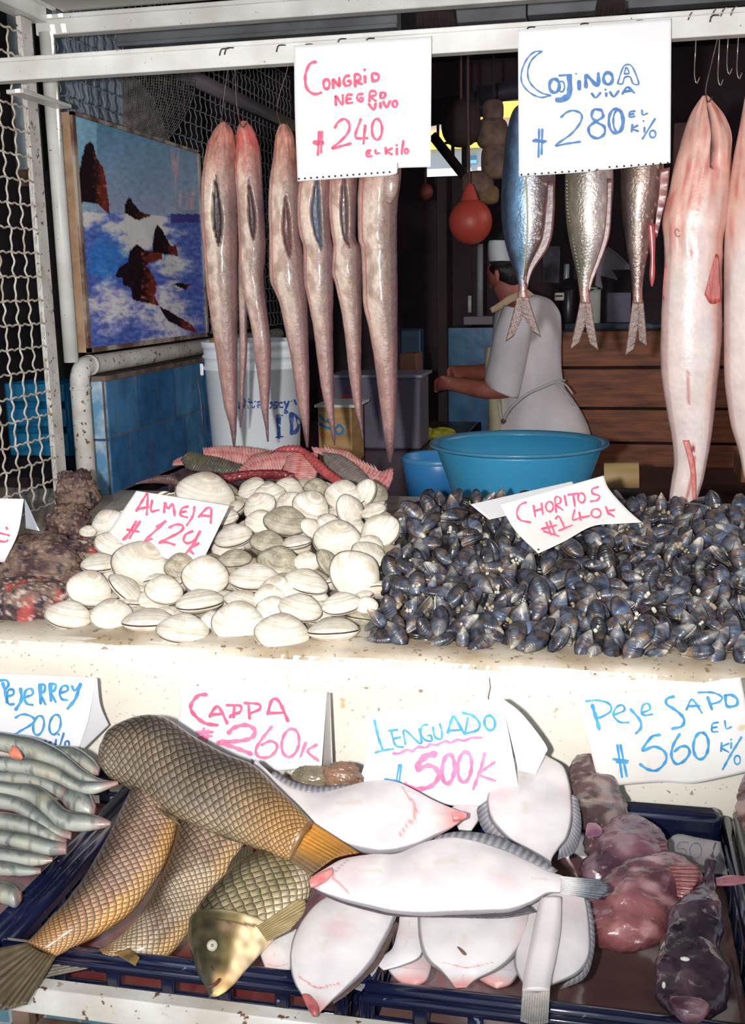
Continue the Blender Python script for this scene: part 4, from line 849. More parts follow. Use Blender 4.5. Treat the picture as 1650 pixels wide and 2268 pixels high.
# ---- mussel
def muscol(v,rr,seed):
    n=fbm(v[0]*70+seed,v[1]*70,seed);b=nz(rr*9+seed,seed);e=sm(.62,.12,rr+.6*n+.30*nz(seed*7.1))
    c=lerp((40,46,66),(74,66,66),sm(-.2,.3,b));c=lerp(c,(112,130,158),sm(-.1,.3,n)*.75);c=lerp(c,(206,202,194),e);c=lerp(c,(140,108,84),sm(.15,.4,nz(v[0]*90,v[1]*90,seed+2))*.7)  # blue-grey sheen mixed into the shell colour by noise
    return s2l(c)
m_mus=mat('mussel_shell',attr=True,sc=50,rough=.34,rings=14,var=.55,bump=.5,coat=.4)
m_musseam=mat('mussel_seam',(70,56,46),rough=.8)
def mussel_mesh(seed,sgn,L=.0285,W=.0150,H=.0105,n=24,m=9):
    g=G();V=[];C=[]
    def pt(i,j,inner):
        r=i/m;th=2*math.pi*j/n;c,s_=math.cos(th),math.sin(th)
        wfac=W*(.62+.38*math.cos((c-.35)*1.35))*(1.0 if s_>0 else .86);
        if c<-.3: wfac*=1-.32*((-c-.3)/.7)**1.3
        ox=L*c;oy=wfac*s_*1.15;cx,cy=-.30*L*(1-r),0
        x=cx+ox*r;y=cy+oy*r;z=H*(1-r**2.2)**.62
        return x,y,(z*(1-.06*inner)+.0004)*sgn,math.hypot((x+L)/(2*L),y/(3*W))*1.15
    for inner in (0,):
        x,y,z,rr=pt(0,0,0);V.append((x,y,z));C.append(rr)
        for i in range(1,m+1):
            for j in range(n):
                x,y,z,rr=pt(i,j,0);V.append((x,y,z));C.append(rr)
    F_=[(0,1+j,1+(j+1)%n) for j in range(n)]+[(1+(i-1)*n+j,1+i*n+j,1+i*n+(j+1)%n,1+(i-1)*n+(j+1)%n) for i in range(1,m) for j in range(n)]
    # closing inner wall
    V2=[(x*.94,y*.92,.0002*sgn) for x,y,z in V[1+(m-1)*n:]];k=len(V);V+=V2;C+=C[1+(m-1)*n:1+m*n]
    F_+=[(1+(m-1)*n+j,k+j,k+(j+1)%n,1+(m-1)*n+(j+1)%n) for j in range(n)]+[tuple(k+j for j in range(n))]
    g.add(V,F_,[muscol(v,c,seed) for v,c in zip(V,C)],[(c,v[1]*30+seed) for v,c in zip(V,C)])
    return fixwind(g.build('valve',m_mus))
# prototypes are kept only as mesh data
CP=[]
for s,cf in ((1.,'w'),(2.3,'w'),(4.1,'w'),(6.6,'w'),(8.2,'g'),(9.9,'g')):
    a=clam_proto(s,cf);CP.append([(x.data,x.location.copy()) for x in a])
    for x in a: bpy.data.objects.remove(x)
MP=[]
for s in range(9):
    a=(mussel_mesh(s*1.7+1,1,H=.0098+.001*(s%3)),mussel_mesh(s*1.7+1.5,-1));MP.append([(x.data,x.location.copy()) for x in a])
    for x in a: bpy.data.objects.remove(x)
def place_parts(name,parts,names,p,rot,sc,label,cat,grp):
    t=bpy.data.objects.new(name,None);COL.objects.link(t);t.empty_display_size=.01
    t.location=Vector(p);t.rotation_euler=rot.to_euler();t.scale=(sc,sc,sc) if np.isscalar(sc) else sc
    tag(t,label,cat,grp)
    for (d,lc),nn in zip(parts,names):
        o=bpy.data.objects.new(nn,d);o.location=lc;COL.objects.link(o);o.parent=t
    return t
CL=[ # px,py,width px,turn,tilt,proto,label
(152,1365,102,-8,52,0,'white clam at the far left of the front row, its lower seam showing'),
(247,1363,92,5,32,1,'white clam second from the left in the front row'),
(328,1377,113,2,78,2,'pointed white clam third in the front row with a dark seam across its middle'),
(405,1397,116,-3,56,3,'white clam fourth in the front row with brown growth bands by its seam'),
(197,1306,98,-15,20,1,'broad pale clam above the far-left clam of the front row'),
(277,1306,90,-42,66,2,'steeply tilted clam with a diagonal seam at the left of the heap'),
(363,1309,84,-10,30,0,'round white clam right of the diagonal-seamed clam'),
(443,1335,106,8,72,3,'white clam in the second row with a rising dark seam'),
(455,1278,104,-5,14,0,'smooth bright round clam right below the tilted pink price sheet'),
(313,1255,132,-18,24,1,'large old-ringed clam just under the lower edge of the pink price sheet'),
(222,1250,84,4,66,2,'white clam at the left below the pink price sheet, seam along its foot'),
(240,1162,78,30,24,3,'white clam sticking out at the upper left of the pink price sheet'),
(246,1207,74,-20,32,0,'clam half hidden under the lower left corner of the pink price sheet'),
(455,1098,132,-14,36,1,'big white clam at the back directly above the pink price sheet'),
(517,1190,86,15,56,3,'clam touching the right edge of the pink price sheet'),
(528,1382,118,-5,24,0,'large smooth clam in the middle of the front row'),
(625,1405,122,-8,40,2,'largest clam at the very front, sharp edged, white'),
(738,1397,112,3,82,1,'pointed clam at the right end of the front row with a seam across its middle'),
(665,1349,98,-12,50,0,'clam with a brown ringed half above the foremost clam'),
(757,1340,88,10,58,3,'clam with an open dark spot next to the first mussels'),
(785,1277,124,-50,8,0,'very large round bright white clam at the right of the heap'),
(818,1236,90,-38,40,1,'ringed clam tucked behind the very large round clam'),
(678,1292,99,-15,60,2,'white clam with a brown-edged seam left of the very large round clam'),
(563,1283,112,0,60,3,'clam with an orange-brown band along its seam in the middle of the heap'),
(540,1335,92,-15,64,1,'clam lying behind the large smooth clam of the front row'),
(617,1318,97,5,20,0,'plain white clam below the seam-banded middle clams'),
(617,1245,96,-8,42,5,'fawn-ringed oval clam in the middle of the heap'),
(680,1246,60,0,30,1,'small clam between the fawn oval clam and the very large round clam'),
(723,1246,64,-60,50,5,'beige clam standing on end left of the very large round clam'),
(747,1197,106,-5,26,1,'wide sand-coloured clam right of the heap centre'),
(842,1180,94,35,24,0,'oval white clam with a dark dot near its tip, next to the mussels'),
(773,1133,78,-70,34,1,'narrow beige clam standing upright at the upper right'),
(760,1100,84,-10,20,3,'round clam behind the narrow upright one'),
(810,1090,60,70,30,0,'clam standing up at the far back right of the heap'),
(688,1125,84,-30,14,0,'bright oval white clam in the upper middle of the heap'),
(632,1157,96,-8,42,4,'grey oval clam in the upper middle of the heap'),
(592,1202,76,-5,46,4,'small greenish grey clam below the grey oval clam'),
(658,1203,64,10,74,2,'white clam with a seam right of the small greenish grey clam'),
(520,1240,76,5,60,4,'chipped whitish clam below the one touching the price sheet'),
(575,1122,74,30,30,2,'white clam behind and left of the grey oval clam'),
(597,1096,72,8,40,0,'white clam in the back row under the fish bones'),
(640,1117,64,40,30,1,'sandy clam behind the bright oval white clam'),
(828,1133,58,20,60,3,'small clam with a line at the right edge near the mussels'),
(822,1210,60,-30,30,2,'clam edge showing between the oval dotted clam and the ringed one'),
(577,1158,70,0,30,0,'white clam left of the grey oval clam'),
(727,1163,58,0,24,3,'small clam between the bright oval and the narrow beige clam'),
(690,1172,58,-40,40,1,'small clam wedged beneath the bright oval clam'),
(812,1342,52,0,30,0,'clam half buried beside the first mussels at the right'),
(605,1352,76,-10,30,3,'clam filling the gap behind the foremost clam'),
(598,1325,72,0,20,1,'pale clam under the plain white one'),
(400,1255,72,10,28,5,'beige clam behind the smooth bright round clam'),
(700,1082,56,0,30,5,'beige clam right under the fish bones'),
(497,1147,62,10,50,0,'clam at the upper right corner of the pink price sheet'),
(195,1178,38,0,40,3,'smallest shell at the left beside the rough shellfish'),
(470,1374,52,0,30,1,'clam edge showing between two front-row clams'),
(640,1080,60,-10,40,2,'thin white clam in the back row, second from the right of the bones'),
(560,1085,66,20,50,1,'white clam in the back row beside the big back clam')]
rnd=random.Random(3)
for k,(px,py,wp,ph,ti,pr,lb) in enumerate(CL):
    p=pile_pt(px,py,.006*rnd.random());r,u,b=viewbasis(p);dist=(p-CAM).dot(FW)
    sc=wp*dist/F/.072
    ph=math.radians(ph);ti_=math.radians(ti)
    e1=r*math.cos(ph)+u*math.sin(ph);e2=-r*math.sin(ph)+u*math.cos(ph)
    nn=b*math.cos(ti_)+e2*math.sin(ti_);yy=e2*math.cos(ti_)-b*math.sin(ti_)
    if k%3==1: e1=-e1;
    R3=Matrix((e1,yy,np.cross(e1,yy))).transposed()
    place_parts('clam',CP[pr],('valve','valve','seam'),p-b*.008,R3,sc,lb,'clam','clams in the white heap')
def inp(px,py,P): return inpoly(px,py,P)
# lower layer of clams that carries the visible ones
CPOLY=[(170,1310),(210,1180),(420,1080),(830,1075),(880,1150),(850,1300),(800,1390),(640,1400),(400,1385),(140,1360)]
cnt=0;pts=[]
for _ in range(4000):
    x=rnd.uniform(120,880);y=rnd.uniform(1075,1400)
    if not inp(x,y,CPOLY): continue
    p=pile_pt(x,y,-.030)
    if p[1]<1.72 or any(np.linalg.norm(p-q)<.046 for q in pts): continue
    pts.append(p)
for p in pts:
    r,u,b=viewbasis(p);a_=rnd.uniform(-1,1);R3=Matrix.Rotation(rnd.uniform(0,6.28),3,'Z')@Matrix.Rotation(rnd.uniform(.1,.8),3,'X')
    place_parts('clam',CP[rnd.randrange(6)],('valve','valve','seam'),p,R3,.9,'clam glimpsed in the gaps beneath the upper clams of the white heap','clam','clams beneath the top layer')
# ---- mussels
MPOLY=[(885,1135),(920,1108),(1010,1100),(1330,1100),(1480,1112),(1690,1120),(1690,1490),(1560,1472),(1300,1462),(1180,1448),(1000,1440),(900,1452),(850,1440),(800,1410),(860,1330),(850,1280),(880,1200)]
mp=[];rnd=random.Random(11);tries=0
while len(mp)<298 and tries<60000:
    tries+=1
    x=rnd.uniform(790,1690);y=rnd.uniform(1098,1490)
    if not inp(x,y,MPOLY): continue
    p=pile_pt(x,y,rnd.uniform(-.004,.010))
    if p[1]<1.672: p[1]=1.672
    if any(np.linalg.norm((p-q)*(1,1,1.5))<.0235 for q in mp): continue
    mp.append(p)
def mlabel(p):
    x,y,_=proj(p)
    row='front edge' if y>1420 else 'lower part' if y>1350 else 'middle' if y>1270 else 'upper part' if y>1190 else 'back edge'
    cl='next to the clams' if x<930 else 'left of the CHORITOS sheet' if x<1080 else 'in line with the CHORITOS sheet' if x<1260 else 'right of the CHORITOS sheet' if x<1430 else 'below the big pale eel' if x<1570 else 'by the right picture edge'
    return 'blue-black mussel in the %s of the dark heap, %s'%(row,cl)
for i,p in enumerate(mp):
    r,u,b=viewbasis(p)
    n=unit(b*.9+np.array((0,0,.55))+np.array([rnd.gauss(0,.40) for _ in range(3)]))
    a=rnd.uniform(0,2*math.pi);e=unit(np.cross(n,(math.cos(a),math.sin(a),.3)));e2=np.cross(n,e)
    R3=Matrix((e,e2,n)).transposed();sc=rnd.choice((.72,.85,.95,1.0,1.05,1.15))
    t=place_parts('mussel',MP[rnd.randrange(9)],('valve','valve'),p,R3,(sc,sc*rnd.uniform(.85,1.1),sc),mlabel(p),'mussel','mussels in the dark heap')
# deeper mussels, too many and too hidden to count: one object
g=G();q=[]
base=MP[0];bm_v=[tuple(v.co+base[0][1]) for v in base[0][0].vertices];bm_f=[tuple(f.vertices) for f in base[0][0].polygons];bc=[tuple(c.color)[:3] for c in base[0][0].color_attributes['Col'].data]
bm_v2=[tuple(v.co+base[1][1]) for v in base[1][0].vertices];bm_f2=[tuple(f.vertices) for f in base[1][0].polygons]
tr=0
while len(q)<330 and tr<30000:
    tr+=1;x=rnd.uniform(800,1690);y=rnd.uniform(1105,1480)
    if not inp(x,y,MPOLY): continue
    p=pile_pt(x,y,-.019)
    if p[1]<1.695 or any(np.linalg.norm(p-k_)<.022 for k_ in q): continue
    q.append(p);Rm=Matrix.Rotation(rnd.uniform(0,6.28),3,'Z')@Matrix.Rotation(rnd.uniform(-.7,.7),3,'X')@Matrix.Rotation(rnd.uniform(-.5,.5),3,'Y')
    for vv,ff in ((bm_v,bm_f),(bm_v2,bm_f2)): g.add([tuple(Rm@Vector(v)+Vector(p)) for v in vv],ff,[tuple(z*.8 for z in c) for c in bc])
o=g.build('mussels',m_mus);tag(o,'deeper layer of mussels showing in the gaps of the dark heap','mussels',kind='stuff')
# crushed shell and barnacle grit between the mussels
g=G()
for _ in range(260):
    x=rnd.uniform(860,1690);y=rnd.uniform(1110,1475)
    if not inp(x,y,MPOLY): continue
    p=pile_pt(x,y,rnd.uniform(.004,.016));r_=rnd.uniform(.0018,.0045)
    if p[1]<1.69: continue
    c=s2l(rnd.choice([(196,190,172),(150,140,110),(214,206,190),(110,98,76),(168,150,128)]))
    for dx in range(rnd.choice((1,1,2,4))):
        cc=p+np.array([rnd.uniform(-.006,.006) for _ in range(3)])*(dx>0)
        V=[];rg=[]
        for zz in (-.8,0,.7,1.): rg.append([tuple(cc+np.array((math.cos(t)*r_*math.sqrt(max(.02,1-zz*zz))*rnd.uniform(.8,1.2),math.sin(t)*r_*math.sqrt(max(.02,1-zz*zz)),zz*r_))) for t in np.linspace(0,6.283,7)[:-1]])
        g.rings(rg,c=[c]*24)
o=g.build('barnacles',mat('barnacle_grit',attr=True,sc=90,rough=.8));tag(o,'pale barnacles and grit scattered over the mussels','barnacles',kind='stuff')
# ---- rough sea-squirt clumps on the left
def lump(name,c,rad,seed,m,colf,amp=.22,label='',cat='shellfish clump',grp=None,fr=18,flat=1.):
    g=G();n,mm=96,60;rg=[];cols=[]
    for i in range(mm+1):
        ph=math.pi*i/mm;row=[]
        for j in range(n):
            t=2*math.pi*j/n;d=np.array((math.sin(ph)*math.cos(t),math.sin(ph)*math.sin(t),math.cos(ph)))
            q=fbm(d[0]*1.6+seed,d[1]*1.6,d[2]*1.6,3)*amp*1.6+fbm(d[0]*7+seed,d[1]*7,d[2]*7,4)*amp*.55+fbm(d[0]*22+seed,d[1]*22,d[2]*22,3)*amp*.28
            p=np.array(c)+d*np.array(rad)*(1+q);row.append(p);cols.append(colf(p,seed,q))
        rg.append(row)
    g.rings(rg,c=cols);o=g.build(name,m);fixwind(o);tag(o,label,cat,grp);return o
def rockcol(hue):
    def f(p,seed,q):
        n=fbm(p[0]*22+seed,p[1]*22,p[2]*22);m_=nz(p[0]*75,p[1]*75,p[2]*75+seed);k=nz(p[0]*130+3,p[1]*130,p[2]*130)
        c=lerp((128,104,90),(72,48,50),sm(-.15,.25,n));c=lerp(c,(50,44,58),sm(.2,.45,m_));
        if hue: c=lerp(c,(196,78,70),sm(.12,.3,nz(p[0]*34,p[1]*34,seed))*.8);c=lerp(c,(206,190,180),sm(.15,.4,k)*.9)
        else: c=lerp(c,(176,150,132),sm(.1,.45,k)*.7)
        return s2l(c)
    return f
m_rock=mat('rough_crust',attr=True,sc=50,rough=.75,bump=1.,bsc=160)
lump('sea_squirt_clump',pile_pt(30,1335)-np.array((0,-.035,.02)),(.100,.065,.060),2.2,m_rock,rockcol(1),.2,'red and white speckled shellfish clump at the front left edge','shellfish clump','rough clumps at the left')
lump('sea_squirt_clump',pile_pt(75,1235)-np.array((0,-.02,.02)),(.112,.08,.058),5.2,m_rock,rockcol(0),.22,'furry brown shellfish clump below the folded price card','shellfish clump','rough clumps at the left')
lump('sea_squirt_clump',pile_pt(135,1160)-np.array((0,-.03,.01)),(.045,.045,.042),7.7,m_rock,rockcol(0),.3,'small brown tufted clump at the foot of the white pipe','shellfish clump','rough clumps at the left')
lump('sea_squirt_clump',pile_pt(175,1215)-np.array((0,-.03,.025)),(.06,.05,.036),9.1,m_rock,rockcol(1),.3,'dark clump between the furry clump and the clams','shellfish clump','rough clumps at the left')
lump('sea_squirt_clump',pile_pt(150,1100)-np.array((0,-.04,.0)),(.045,.05,.05),12.4,m_rock,rockcol(0),.32,'clump of crust climbing the corner behind the white pipe','shellfish clump','rough clumps at the left')
# ---- fish bones and heads heaped behind the clams
SB=planeS((0,2.42,1.03),(0,-.75,.6))
m_flesh=mat('pink_raw_flesh',attr=True,sc=40,rough=.28,coat=.3,bump=.3,bsc=160)
def bonecol(a_,b_,l_):
    def f(u,th,x,y,z):
        xx=-math.cos(2*math.pi*th);n=fbm(x*60,y*60,z*60);rib=math.sin(u*150+abs(xx)*5)
        c=lerp(a_,b_,max(0,min(1,.5+n+.35*rib)))
        if abs(xx)<.14: c=lerp(c,l_,.8*(.5+.5*math.sin(u*90)))
        return s2l([max(0,min(255,v)) for v in c])
    return f
def frame_(pairs,lb,a_=(226,176,170),b_=(190,112,108),l_=(196,72,66),th=.35,ser=.004,S_=SB,nm='fish_carcass',N_=64):
    o=body(nm,pairs,S_,th,m_flesh,bonecol(a_,b_,l_),nL=90,nV=24,disp=lambda u,t,p:(1.5*ser*(.5+.5*math.sin(u*170)) if abs(math.cos(2*math.pi*t))>.9 else 0)+(.0009*math.sin(u*150+abs(math.cos(2*math.pi*t))*5) if ser else 0)+.002*fbm(p[0]*50,p[1]*50,p[2]*50));tag(o,lb,'fish remains','fish bones heaped behind the clams');return o
S0=planeS((0,2.50,1.0),(0,-.85,.5));
frame_([(450,995,452,1010),(500,990,505,1018),(560,994,555,1032),(590,1002,575,1045),(604,1012,590,1050)],'filleted pink frame at the top left of the bones',S_=S0)
frame_([(530,1042,545,1052),(560,1012,575,1045),(610,1000,625,1040),(650,1000,662,1036),(668,1015,668,1030)],'arched pink frame with a red midline in the middle of the bones')
frame_([(640,1010,700,1005),(630,1040,700,1040),(618,1065,690,1070),(590,1085,660,1105),(575,1092,640,1104)],'broad pink frame running down towards the clams',S_=planeS((0,2.36,1.05),(0,-.75,.6)))
frame_([(385,1078,392,1084),(420,1062,430,1078),(480,1052,485,1070),(560,1042,560,1058),(620,1042,622,1060),(652,1050,650,1062)],'dark red bloody backbone along the front of the bones',a_=(150,50,54),b_=(104,34,40),l_=(206,130,124),th=.8,ser=.001,S_=planeS((0,2.33,1.06),(0,-.75,.6)))
frame_([(595,1005,600,1000),(625,990,630,1000),(660,988,662,1002),(690,1005,682,1020),(730,1040,712,1052),(770,1070,755,1082),(790,1085,778,1096)],'red-edged backbone curving right over the heap',a_=(192,96,96),b_=(156,60,64),th=.7,ser=.001,S_=planeS((0,2.34,1.07),(0,-.75,.6)))
frame_([(690,992,695,1002),(760,998,745,1015),(800,1022,790,1048),(840,1045,815,1065),(868,1040,845,1085),(870,1060,858,1088)],'spiny carcass with a knobbly pink end at the right of the bones',S_=planeS((0,2.44,1.02),(0,-.75,.6)),ser=.003)
g=G();Sx=planeS((0,2.43,1.02),(0,-.75,.6))
for k in range(15):
    t=k/14.;x=722+t*110;y=993+t*44;a=Sx(x,y+5);b=Sx(x-5,y-9);c=Sx(x+8,y+8);d=unit(a-CAM)*.002
    g.add([a,b,c,a+d,b+d,c+d],[(0,1,2),(5,4,3),(0,3,4,1),(1,4,5,2),(2,5,3,0)])
last=[o for o in COL.objects if o.get('label','').startswith('spiny carcass')][0]
g.build('spines',mat('pale_spines',(206,160,150),rough=.4),last,smooth=False)
frame_([(712,1000,716,1010),(760,1010,722,1040),(800,1040,740,1070),(820,1062,770,1085),(822,1075,800,1088)],'grey skinned piece of fish under the spiny carcass',a_=(150,140,132),b_=(104,92,92),l_=(150,140,132),S_=planeS((0,2.40,1.02),(0,-.75,.6)),ser=0)
frame_([(420,1000,400,1018),(440,1004,420,1040),(500,1015,480,1048),(540,1035,528,1052)],'olive grey fish tail sticking out at the left of the bones',a_=(110,104,80),b_=(70,66,66),l_=(120,112,88),S_=S0,ser=.001,th=.25)
frame_([(300,1070,300,1072),(340,1056,345,1070),(375,1052,380,1074),(400,1062,398,1080)],'dark fish head with a pale snout at the far left of the bones',a_=(138,104,104),b_=(84,58,62),l_=(180,170,160),S_=S0,ser=0,th=.7)
frame_([(385,1020,382,1032),(410,1008,405,1030),(430,1006,425,1034),(445,1020,440,1034)],'small piece of pink flesh above the dark head at the left',S_=planeS((0,2.56,.99),(0,-.75,.6)),ser=.0)
frame_([(555,1068,560,1085),(600,1052,600,1090),(660,1056,655,1092),(720,1080,720,1100),(780,1078,775,1100)],'glossy dark entrails under the bones next to the clams',a_=(120,84,84),b_=(56,44,50),l_=(90,60,64),S_=planeS((0,2.36,1.0),(0,-.75,.6)),ser=0,th=.9)
lump('fish_scrap',(-.95,2.50,.955),(.17,.10,.045),4.4,m_flesh,lambda p,s,q:s2l(lerp((96,66,68),(48,36,42),.5+fbm(p[0]*40,p[1]*40,p[2]*40))),.15,'dark mass of skins under the left of the bones','fish remains')
lump('fish_scrap',(-.70,2.50,.955),(.17,.10,.050),5.4,m_flesh,lambda p,s,q:s2l(lerp((110,76,76),(56,40,44),.5+fbm(p[0]*40,p[1]*40,p[2]*40))),.15,'dark mass of skins under the right of the bones','fish remains')
frame_([(380,1050,375,1090),(450,1030,440,1085),(560,1030,555,1095),(700,1030,695,1100),(800,1050,795,1100),(850,1075,845,1100)],'dark skin and scraps forming the bottom of the bone heap',a_=(84,60,62),b_=(46,34,40),l_=(70,50,54),S_=planeS((0,2.50,.96),(0,-.75,.6)),ser=0,th=.8)
# ================================================= rack, crates, fish in the crates
rk=thing('display_rack','white painted steel rack holding the navy crates','rack',(-.2,1.05,0))
g=G();g.box(-.70,1.2,1.030,1.052,.655,.690);g.build('front_rail',m_whiteworn,rk,bevel=.002)
g=G();g.box(-1.6,-.705,1.030,1.052,.655,.690);g.build('front_rail',m_whiteworn,rk,bevel=.002)
m_rust=mat('rusty_bar',(150,126,110),(84,58,46),sc=16,rough=.8,bump=.4)
g=G();g.box(-.66,1.2,1.045,1.06,.612,.628);g.build('lower_bar',m_rust,rk,bevel=.001,label='thin rusty bar')
for x in (-.672,-.25,.17,1.15):
    g=G();g.box(x-.011,x+.011,1.035,1.052,0,.655);g.build('leg',m_rust,rk,bevel=.001)
for x in (-.69,-.27,.17): g=G();g.box(x-.012,x+.012,1.052,1.585,.600,.612);g.build('cross_bar',m_rust,rk)
m_navy=mat('navy_crate_plastic',(22,30,62),(14,18,42),sc=8,rough=.18,coat=.5,spots=[(60,.72,(120,140,170))])
def crate(x0,x1,y0,y1,zf,zt,label,slots=True):
    t=thing('fish_crate',label,'crate',((x0+x1)/2,(y0+y1)/2,zf),'navy fish crates')
    G().box(x0+.01,x1-.01,y0+.01,y1-.01,zf,zf+.006).build('floor',m_navy,t,bevel=.001)
    def wall(a,b,nrm,nm):
        g=G();a=np.array(a,float);b=np.array(b,float);L_=np.linalg.norm(b-a);n=int(L_/.062);zl=zt-zf
        g.obox(a+(0,0,zl-.010),b+(0,0,zl-.010),.012,.020);g.obox(a+(0,0,.012),b+(0,0,.012),.010,.024)
        g.obox(a+(0,0,zl*.55),b+(0,0,zl*.55),.008,.008)
        for k in range(n+1):
            p=a+(b-a)*k/n;d=unit(b-a)*.008;g.obox(p+(0,0,.01)-0*d,p+(0,0,zl-.01),.010,.018,up=tuple(unit(b-a)))
        g.build(nm,m_navy,t,bevel=.003)
        g=G();g.tube([a+(0,0,zl),b+(0,0,zl)],.009,12);g.tube([a+nrm+(0,0,zl-.004),b+nrm+(0,0,zl-.004)],.006,10);g.build('rim',m_navy,t)
    wall((x0,y0,zf),(x1,y0,zf),np.array((0,-.012,0)),'front_wall');wall((x0,y1,zf),(x1,y1,zf),np.array((0,.012,0)),'back_wall')
    wall((x0,y0,zf),(x0,y1,zf),np.array((-.010,0,0)),'side_wall');wall((x1,y0,zf),(x1,y1,zf),np.array((.010,0,0)),'side_wall')
    return t
crate(-.715,-.285,1.085,1.565,.615,.704,'navy slotted crate holding the carp, second from the left')
c2=crate(-.255,.190,1.085,1.565,.615,.704,'navy crate holding the flatfish and dark lumpy fish')
crate(-1.17,-.745,1.085,1.565,.615,.704,'navy crate of slim silver fish at the left edge')
crate(.215,.62,1.085,1.565,.615,.720,'navy crate just entering at the right edge')
G().box(-.24,.180,1.52,1.556,.640,.735).build('back_liner',m_navy,c2,bevel=.012)
g=G();g.box(-.245,.180,1.095,1.555,.622,.652);tag(g.build('meltwater',mat('bloody_meltwater',(132,100,96),(92,66,66),sc=5,rough=.10,spec=.6,bump=.05,bsc=8),smooth=False),'brown bloody meltwater in the crate of dark lumpy fish','water')
g=G();g.box(-.70,-.30,1.095,1.555,.622,.640);tag(g.build('meltwater',mat('red_meltwater',(130,58,54),(96,40,42),sc=6,rough=.1),smooth=False),'dark red meltwater under the carp','water')
g=G();g.box(-1.16,-.755,1.095,1.555,.622,.650);tag(g.build('meltwater',mat('red_meltwater_left',(140,72,72),(96,44,50),sc=6,rough=.1),smooth=False),'dark red meltwater under the slim silver fish','water')
# submerged price slip
SW=planeS((0,1.455,.658),(0,-.8,1));t=thing('wet_price_slip','soaked grey paper slip reading 50 lying in the brown meltwater','paper',SW(1530,1900))
paper('card',[(1477,1862),(1500,1847),(1545,1855),(1596,1864)],[(1474,1925),(1520,1932),(1612,1938)],[(1477,1862),(1474,1925)],[(1596,1864),(1612,1938)],SW,mat('soaked_paper',(150,146,146),(120,116,116),sc=20,rough=.3),t,nu=12,nv=12)
strokes('price_writing',[[(1525,1866),(1506,1866),(1500,1880),(1515,1880),(1520,1890),(1508,1900),(1496,1898)],el(1541,1884,13,17)],2.6,SW,mat('faded_grey_ink',(104,104,124),rough=.4),t)
def TS(lift): return planeS((0,1.06,.700+lift),(0,-.33,1))
# ---- carp
m_carp=scalemat('carp_scales')
m_cfin=mat('carp_fin',attr=True,sc=60,rough=.35,bump=.5,bsc=90)
def carpcol(seed,back,mid,belly,flip=False,tail0=.72,head=None,wet=0.):
    def f(u,th,x,y,z):
        xx=-math.cos(2*math.pi*th);xx=-xx if flip else xx
        n=fbm(x*12+seed,y*12,z*12);c=lerp(back,mid,sm(-.8,.0,xx+.4*n));c=lerp(c,belly,sm(.25,.85,xx+.25*n))
        c=lerp(c,(206,148,80),sm(tail0,1.,u)*.6 if head is None else 0);c=lerp(c,(232,214,186),wet*sm(.1,.4,nz(x*14+seed,y*14)+.25*(xx>0)))  # wet sets how much noisy pale patching is mixed in
        if head is not None and u>head:
            h=sm(head,head+.03,u);hc=lerp((58,54,38),(112,98,62),sm(-.6,.4,xx+.7*n));hc=lerp(hc,(226,200,158),sm(.22,.55,xx+.3*n-.5*(u-.8)));hc=lerp(hc,(226,178,116),sm(.86,.97,u)*.8*sm(-.6,.0,xx+.3*n));hc=lerp(hc,(126,94,92),.75*sm(.5,.0,math.hypot((xx-.05)/.8,(u-.68)/.09)+n));hc=lerp(hc,(46,42,30),.7*sm(.55,.2,math.hypot((xx+.30)/.5,(u-.755)/.07)));hc=tuple(v*(1+.35*nz(x*90,y*90,z*90)) for v in hc);c=lerp(c,hc,h)
            if abs(u-head-.015-.05*math.cos(xx*1.5))<.007: c=lerp(c,(60,52,40),.7)
        return s2l([max(0,min(255,v*(1+.25*n))) for v in c])
    return f
def finc(a,b,k=60):
    return lambda t,s:s2l(lerp(a,b,.5+.5*math.sin(s*k)*.8+.3*nz(t*5,s*7)))
bk,md,be=(104,86,66),(160,132,104),(214,180,136)
T1=TS(.012)
o=body('carp',[(292,1745,398,1795),(262,1805,390,1850),(235,1860,375,1895),(210,1905,355,1935),(180,1955,328,1975),(145,2000,290,2022),(108,2038,228,2066),(80,2068,170,2095),(58,2088,125,2118)],T1,.56,m_carp,carpcol(1,(92,76,66),(160,130,112),(222,172,112),wet=.15,tail0=.6),nL=90,nV=64,N=22,k=.9,fc=.75)
tag(o,'carp at the left slanting down towards its tail at the bottom left corner','carp','carp in the crate')
fan('tail_fin',[(58,2088),(90,2108),(125,2118)],[(-30,2105),(-10,2230),(60,2225)],TS(.02),m_cfin,o,nu=40,nv=10,colf=finc((130,112,84),(74,66,56)),wav=.002)
o=body('carp',[(398,1808,545,1865),(385,1870,520,1915),(362,1930,472,1975),(342,1975,440,2022),(315,2020,415,2072),(278,2062,368,2120),(240,2092,305,2138),(210,2104,245,2136)],TS(-.005),.56,m_carp,carpcol(4,(84,70,58),(158,134,114),(220,182,130),wet=.5,tail0=.7),nL=90,nV=64,N=22,k=.9,fc=.75)
tag(o,'carp with a white patch on its side, half under the top carp','carp','carp in the crate')
fan('tail_fin',[(222,2094),(230,2115),(238,2136)],[(120,2108),(90,2140),(82,2170)],TS(-.005),m_cfin,o,nu=30,nv=8,colf=finc((150,140,124),(92,86,78)),wav=.002)
fan('pelvic_fin',[(285,2100),(310,2120)],[(250,2110),(300,2140)],TS(.03),m_cfin,o,nu=12,nv=5,colf=finc((140,110,64),(90,72,44)))
TD=TS(.015)
